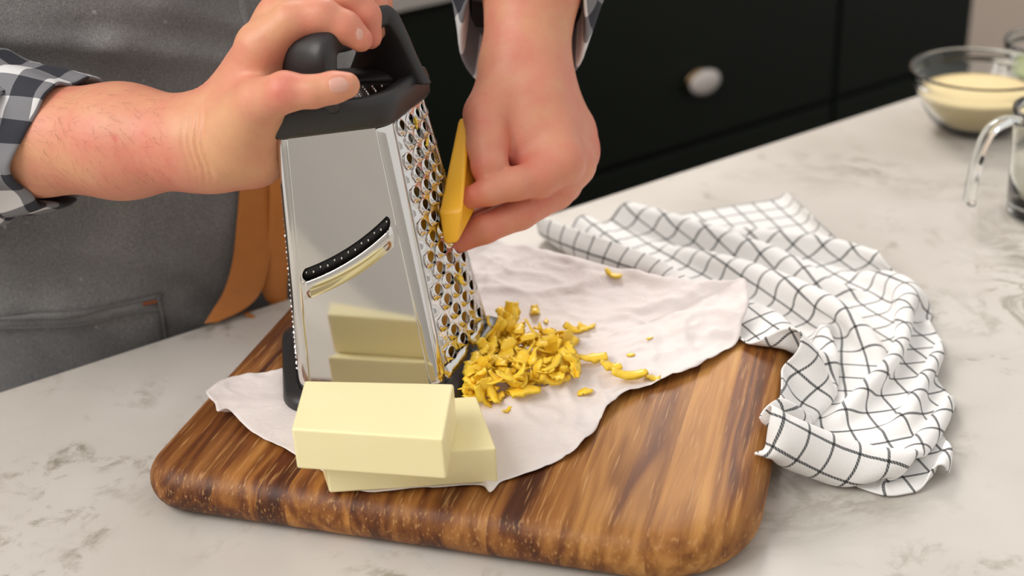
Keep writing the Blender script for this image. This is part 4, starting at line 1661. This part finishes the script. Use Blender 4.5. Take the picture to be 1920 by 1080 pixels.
# apron on the torso
def build_apron():
    na, nz_ = 150, 190
    z0, z1 = -0.55, 0.58
    verts, uvs, faces = [], [], []

    def hit(px, py):
        best = None
        for i in range(400):
            a = math.radians(180) + math.radians(180) * i / 399
            r = _ray(px, py)
            # march the ray's height at this azimuth
            k = 1.0
            e = TC + ED * ((TA + .012) * math.cos(a)) + EN * ((TB + .012) * math.sin(a))
            # solve t where ray xy is nearest e
            t = ((e.x - CAM.x) * r.x + (e.y - CAM.y) * r.y) / (r.x ** 2 + r.y ** 2)
            d = math.hypot(CAM.x + r.x * t - e.x, CAM.y + r.y * t - e.y)
            if best is None or d < best[0]: best = (d, a, CAM.z + r.z * t)
        return best[1], best[2]
    FOLDS = []
    for p0_, p1_, amp, wd in (((-60, 70), (200, 92), .010, .014), ((200, 92), (470, 125), .011, .012), ((300, 20), (460, 62), .007, .012), ((-40, 40), (220, 30), .006, .02), ((40, 440), (330, 505), .007, .013),
                              ((330, 505), (440, 560), .006, .011), ((-60, 470), (120, 490), .005, .016), ((300, 590), (430, 620), .006, .010), ((340, 560), (420, 620), .005, .01), ((120, 600), (260, 640), .004, .014), ((20, 580), (160, 590), .004, .012)):
        (a0_, z0_), (a1_, z1_) = hit(*p0_), hit(*p1_)
        FOLDS.append(((a0_ * 0.19, z0_), (a1_ * 0.19, z1_), amp * 1.1, wd * 1.15))

    def prof(z):
        return float(np.interp(z, [-.6, -.2, 0, .2, .4, .6], [.96, .98, 1.0, .99, 1.0, .92]))

    def pt(a, z, off=0.0):
        k = prof(z)
        p = TC + ED * ((TA * k + .012 + off) * math.cos(a)) + EN * ((TB * k + .012 + off) * math.sin(a)) + Vector((0, 0, z))
        nrm = (ED * (math.cos(a) / TA) + EN * (math.sin(a) / TB)).normalized()
        s = a * 0.19
        nn = 0.004 * noise.noise(Vector((s * 9, z * 9, 2.2))) + 0.0012 * noise.noise(Vector((s * 34, z * 26, 5.2)))
        for (s0, zz0), (s1, zz1), amp, wd in FOLDS:
            ab = (s1 - s0, zz1 - zz0)
            L2 = ab[0] ** 2 + ab[1] ** 2
            t_ = ((s - s0) * ab[0] + (z - zz0) * ab[1]) / L2
            tc_ = min(max(t_, 0), 1)
            dx, dz = s - s0 - ab[0] * tc_, z - zz0 - ab[1] * tc_
            dperp = ((s - s0) * ab[1] - (z - zz0) * ab[0]) / math.sqrt(L2)
            g_ = math.exp(-(dx * dx + dz * dz) / (wd * wd))
            nn += amp * g_ * (0.75 - 0.25 * math.tanh(dperp / 0.005))
        return p + nrm * nn
    A0, A1 = math.radians(172), math.radians(372)
    for j in range(nz_ + 1):
        z = z0 + (z1 - z0) * j / nz_
        for i in range(na + 1):
            a = A0 + (A1 - A0) * i / na
            verts.append(pt(a, z)); uvs.append((a * 0.16, z))
    for j in range(nz_):
        for i in range(na):
            q = j * (na + 1) + i
            faces.append((q, q + 1, q + na + 2, q + na + 1))
    o = mesh_obj('apron', verts, faces, M_denim, person, True, uvs)
    add_mod(o, 'SOLIDIFY', thickness=0.0016, offset=-1)

    # patch pocket with hem and bar tack
    aR, zT = hit(300, 548)
    aL, zT2 = hit(-120, 530)
    _, zB = hit(300, 690)
    pv, pf, pu = [], [], []
    ni, nj = 26, 22
    for j in range(nj + 1):
        for i in range(ni + 1):
            a = aL + (aR - aL) * i / ni
            z = zB - 0.10 + (zT - zB + 0.10 + 0.002 * math.sin(i * .5)) * j / nj
            edge = 1 if 0 < i < ni and 0 < j else 0.2
            open_ = 0.002 if j >= nj - 1 else 0
            pv.append(pt(a, z, 0.0028 * edge + open_)); pu.append((a * 0.16, z))
    for j in range(nj):
        for i in range(ni):
            q = j * (ni + 1) + i
            pf.append((q, q + 1, q + ni + 2, q + ni + 1))
    pk = mesh_obj('pocket', pv, pf, M_denim, o, True, pu)
    add_mod(pk, 'SOLIDIFY', thickness=0.0016, offset=-1)

    def stitch(name, fa, n, mat, w_=0.0009):
        lp = []
        for k in range(n + 1):
            a, z, du, dv = fa(k / n)
            lp.append([pt(a - du, z - dv, 0.0064), pt(a - du, z - dv, 0.0072), pt(a + du, z + dv, 0.0072), pt(a + du, z + dv, 0.0064)])
        v, f = loft(lp)
        mesh_obj(name, v, f, mat, o)
    stitch('seam', lambda q: (aL + (aR - aL) * q, zT - 0.012, 0, .0006), 50, M_thread)
    stitch('seam', lambda q: (aL + (aR - aL) * q, zT - 0.002, 0, .0006), 50, M_thread)
    stitch('seam', lambda q: (aR - 0.012, zB - .1 + (zT - zB + .1) * q, .004, 0), 40, M_thread)
    stitch('bar_tack', lambda q: (aR - 0.075 + 0.055 * q, zT - 0.005, 0, .0016), 6, M_tab)
    # chest patch
    aC, zC = hit(452, 30); _, zC2 = hit(460, 64)
    pv, pf, pu = [], [], []
    ni, nj = 16, 16
    for j in range(nj + 1):
        for i in range(ni + 1):
            a = aC + 0.62 * i / ni
            z = zC2 + 0.0 + 0.16 * j / nj
            edge = 1 if 0 < i < ni and 0 < j < nj else 0.2
            pv.append(pt(a, z, 0.0028 * edge)); pu.append((a * 0.16, z))
    for j in range(nj):
        for i in range(ni):
            q = j * (ni + 1) + i
            pf.append((q, q + 1, q + ni + 2, q + ni + 1))
    pk = mesh_obj('pocket', pv, pf, M_denim, o, True, pu)
    add_mod(pk, 'SOLIDIFY', thickness=0.0016, offset=-1)
    stitch('seam', lambda q: (aC + 0.03, zC2 + 0.15 * q, .004, 0), 30, M_thread)


build_apron()


# tan leather ties hanging over the worktop edge
def ribbon(name, pts, widths, mat, parent, th=0.0022):
    """pts: list of (left point, right point)"""
    l = catmull([a for a, b in pts], 8); r = catmull([b for a, b in pts], 8)
    lp = []
    for a, b in zip(l, r):
        lp.append([a.lerp(b, q) for q in np.linspace(0, 1, 5)])
    v, f = loft(lp, False)
    o = mesh_obj(name, v, f, mat, parent)
    add_mod(o, 'SOLIDIFY', thickness=th, offset=0)
    add_mod(o, 'BEVEL', width=0.0005, segments=2, limit_method='ANGLE')
    return o


ribbon('apron_tie', [(SE(455, 255, .035), SE(535, 265, .035)), (SE(450, 345, .030), SE(528, 350, .030)), (SE(444, 420, .026), SE(520, 410, .026)), (SE(436, 490, .018), SE(508, 480, .018)), (SE(420, 545, .006), SE(490, 545, .006)), (SE(398, 582, -.004), SE(458, 580, -.010)), (SE(383, 607, -.005), SE(408, 603, -.012))], None, M_leather, person)
ribbon('apron_tie', [(SE(505, 300, .028), SE(560, 300, .02)), (SE(505, 400, .024), SE(562, 400, .016)), (SE(500, 480, .020), SE(545, 480, .010)), (SE(492, 545, .014), SE(538, 545, .004)), (SE(510, 570, .010), SE(545, 570, .0)), (SE(540, 588, .006), SE(580, 580, .0))], None, M_leather, person)
ribbon('apron_tie', [(SE(455, 588, .004), SE(462, 590, -.014)), (SE(490, 580, .006), SE(490, 600, -.018)), (SE(530, 572, .006), SE(530, 601, -.02)), (SE(570, 565, .006), SE(580, 590, -.02))], None, M_leather, person)
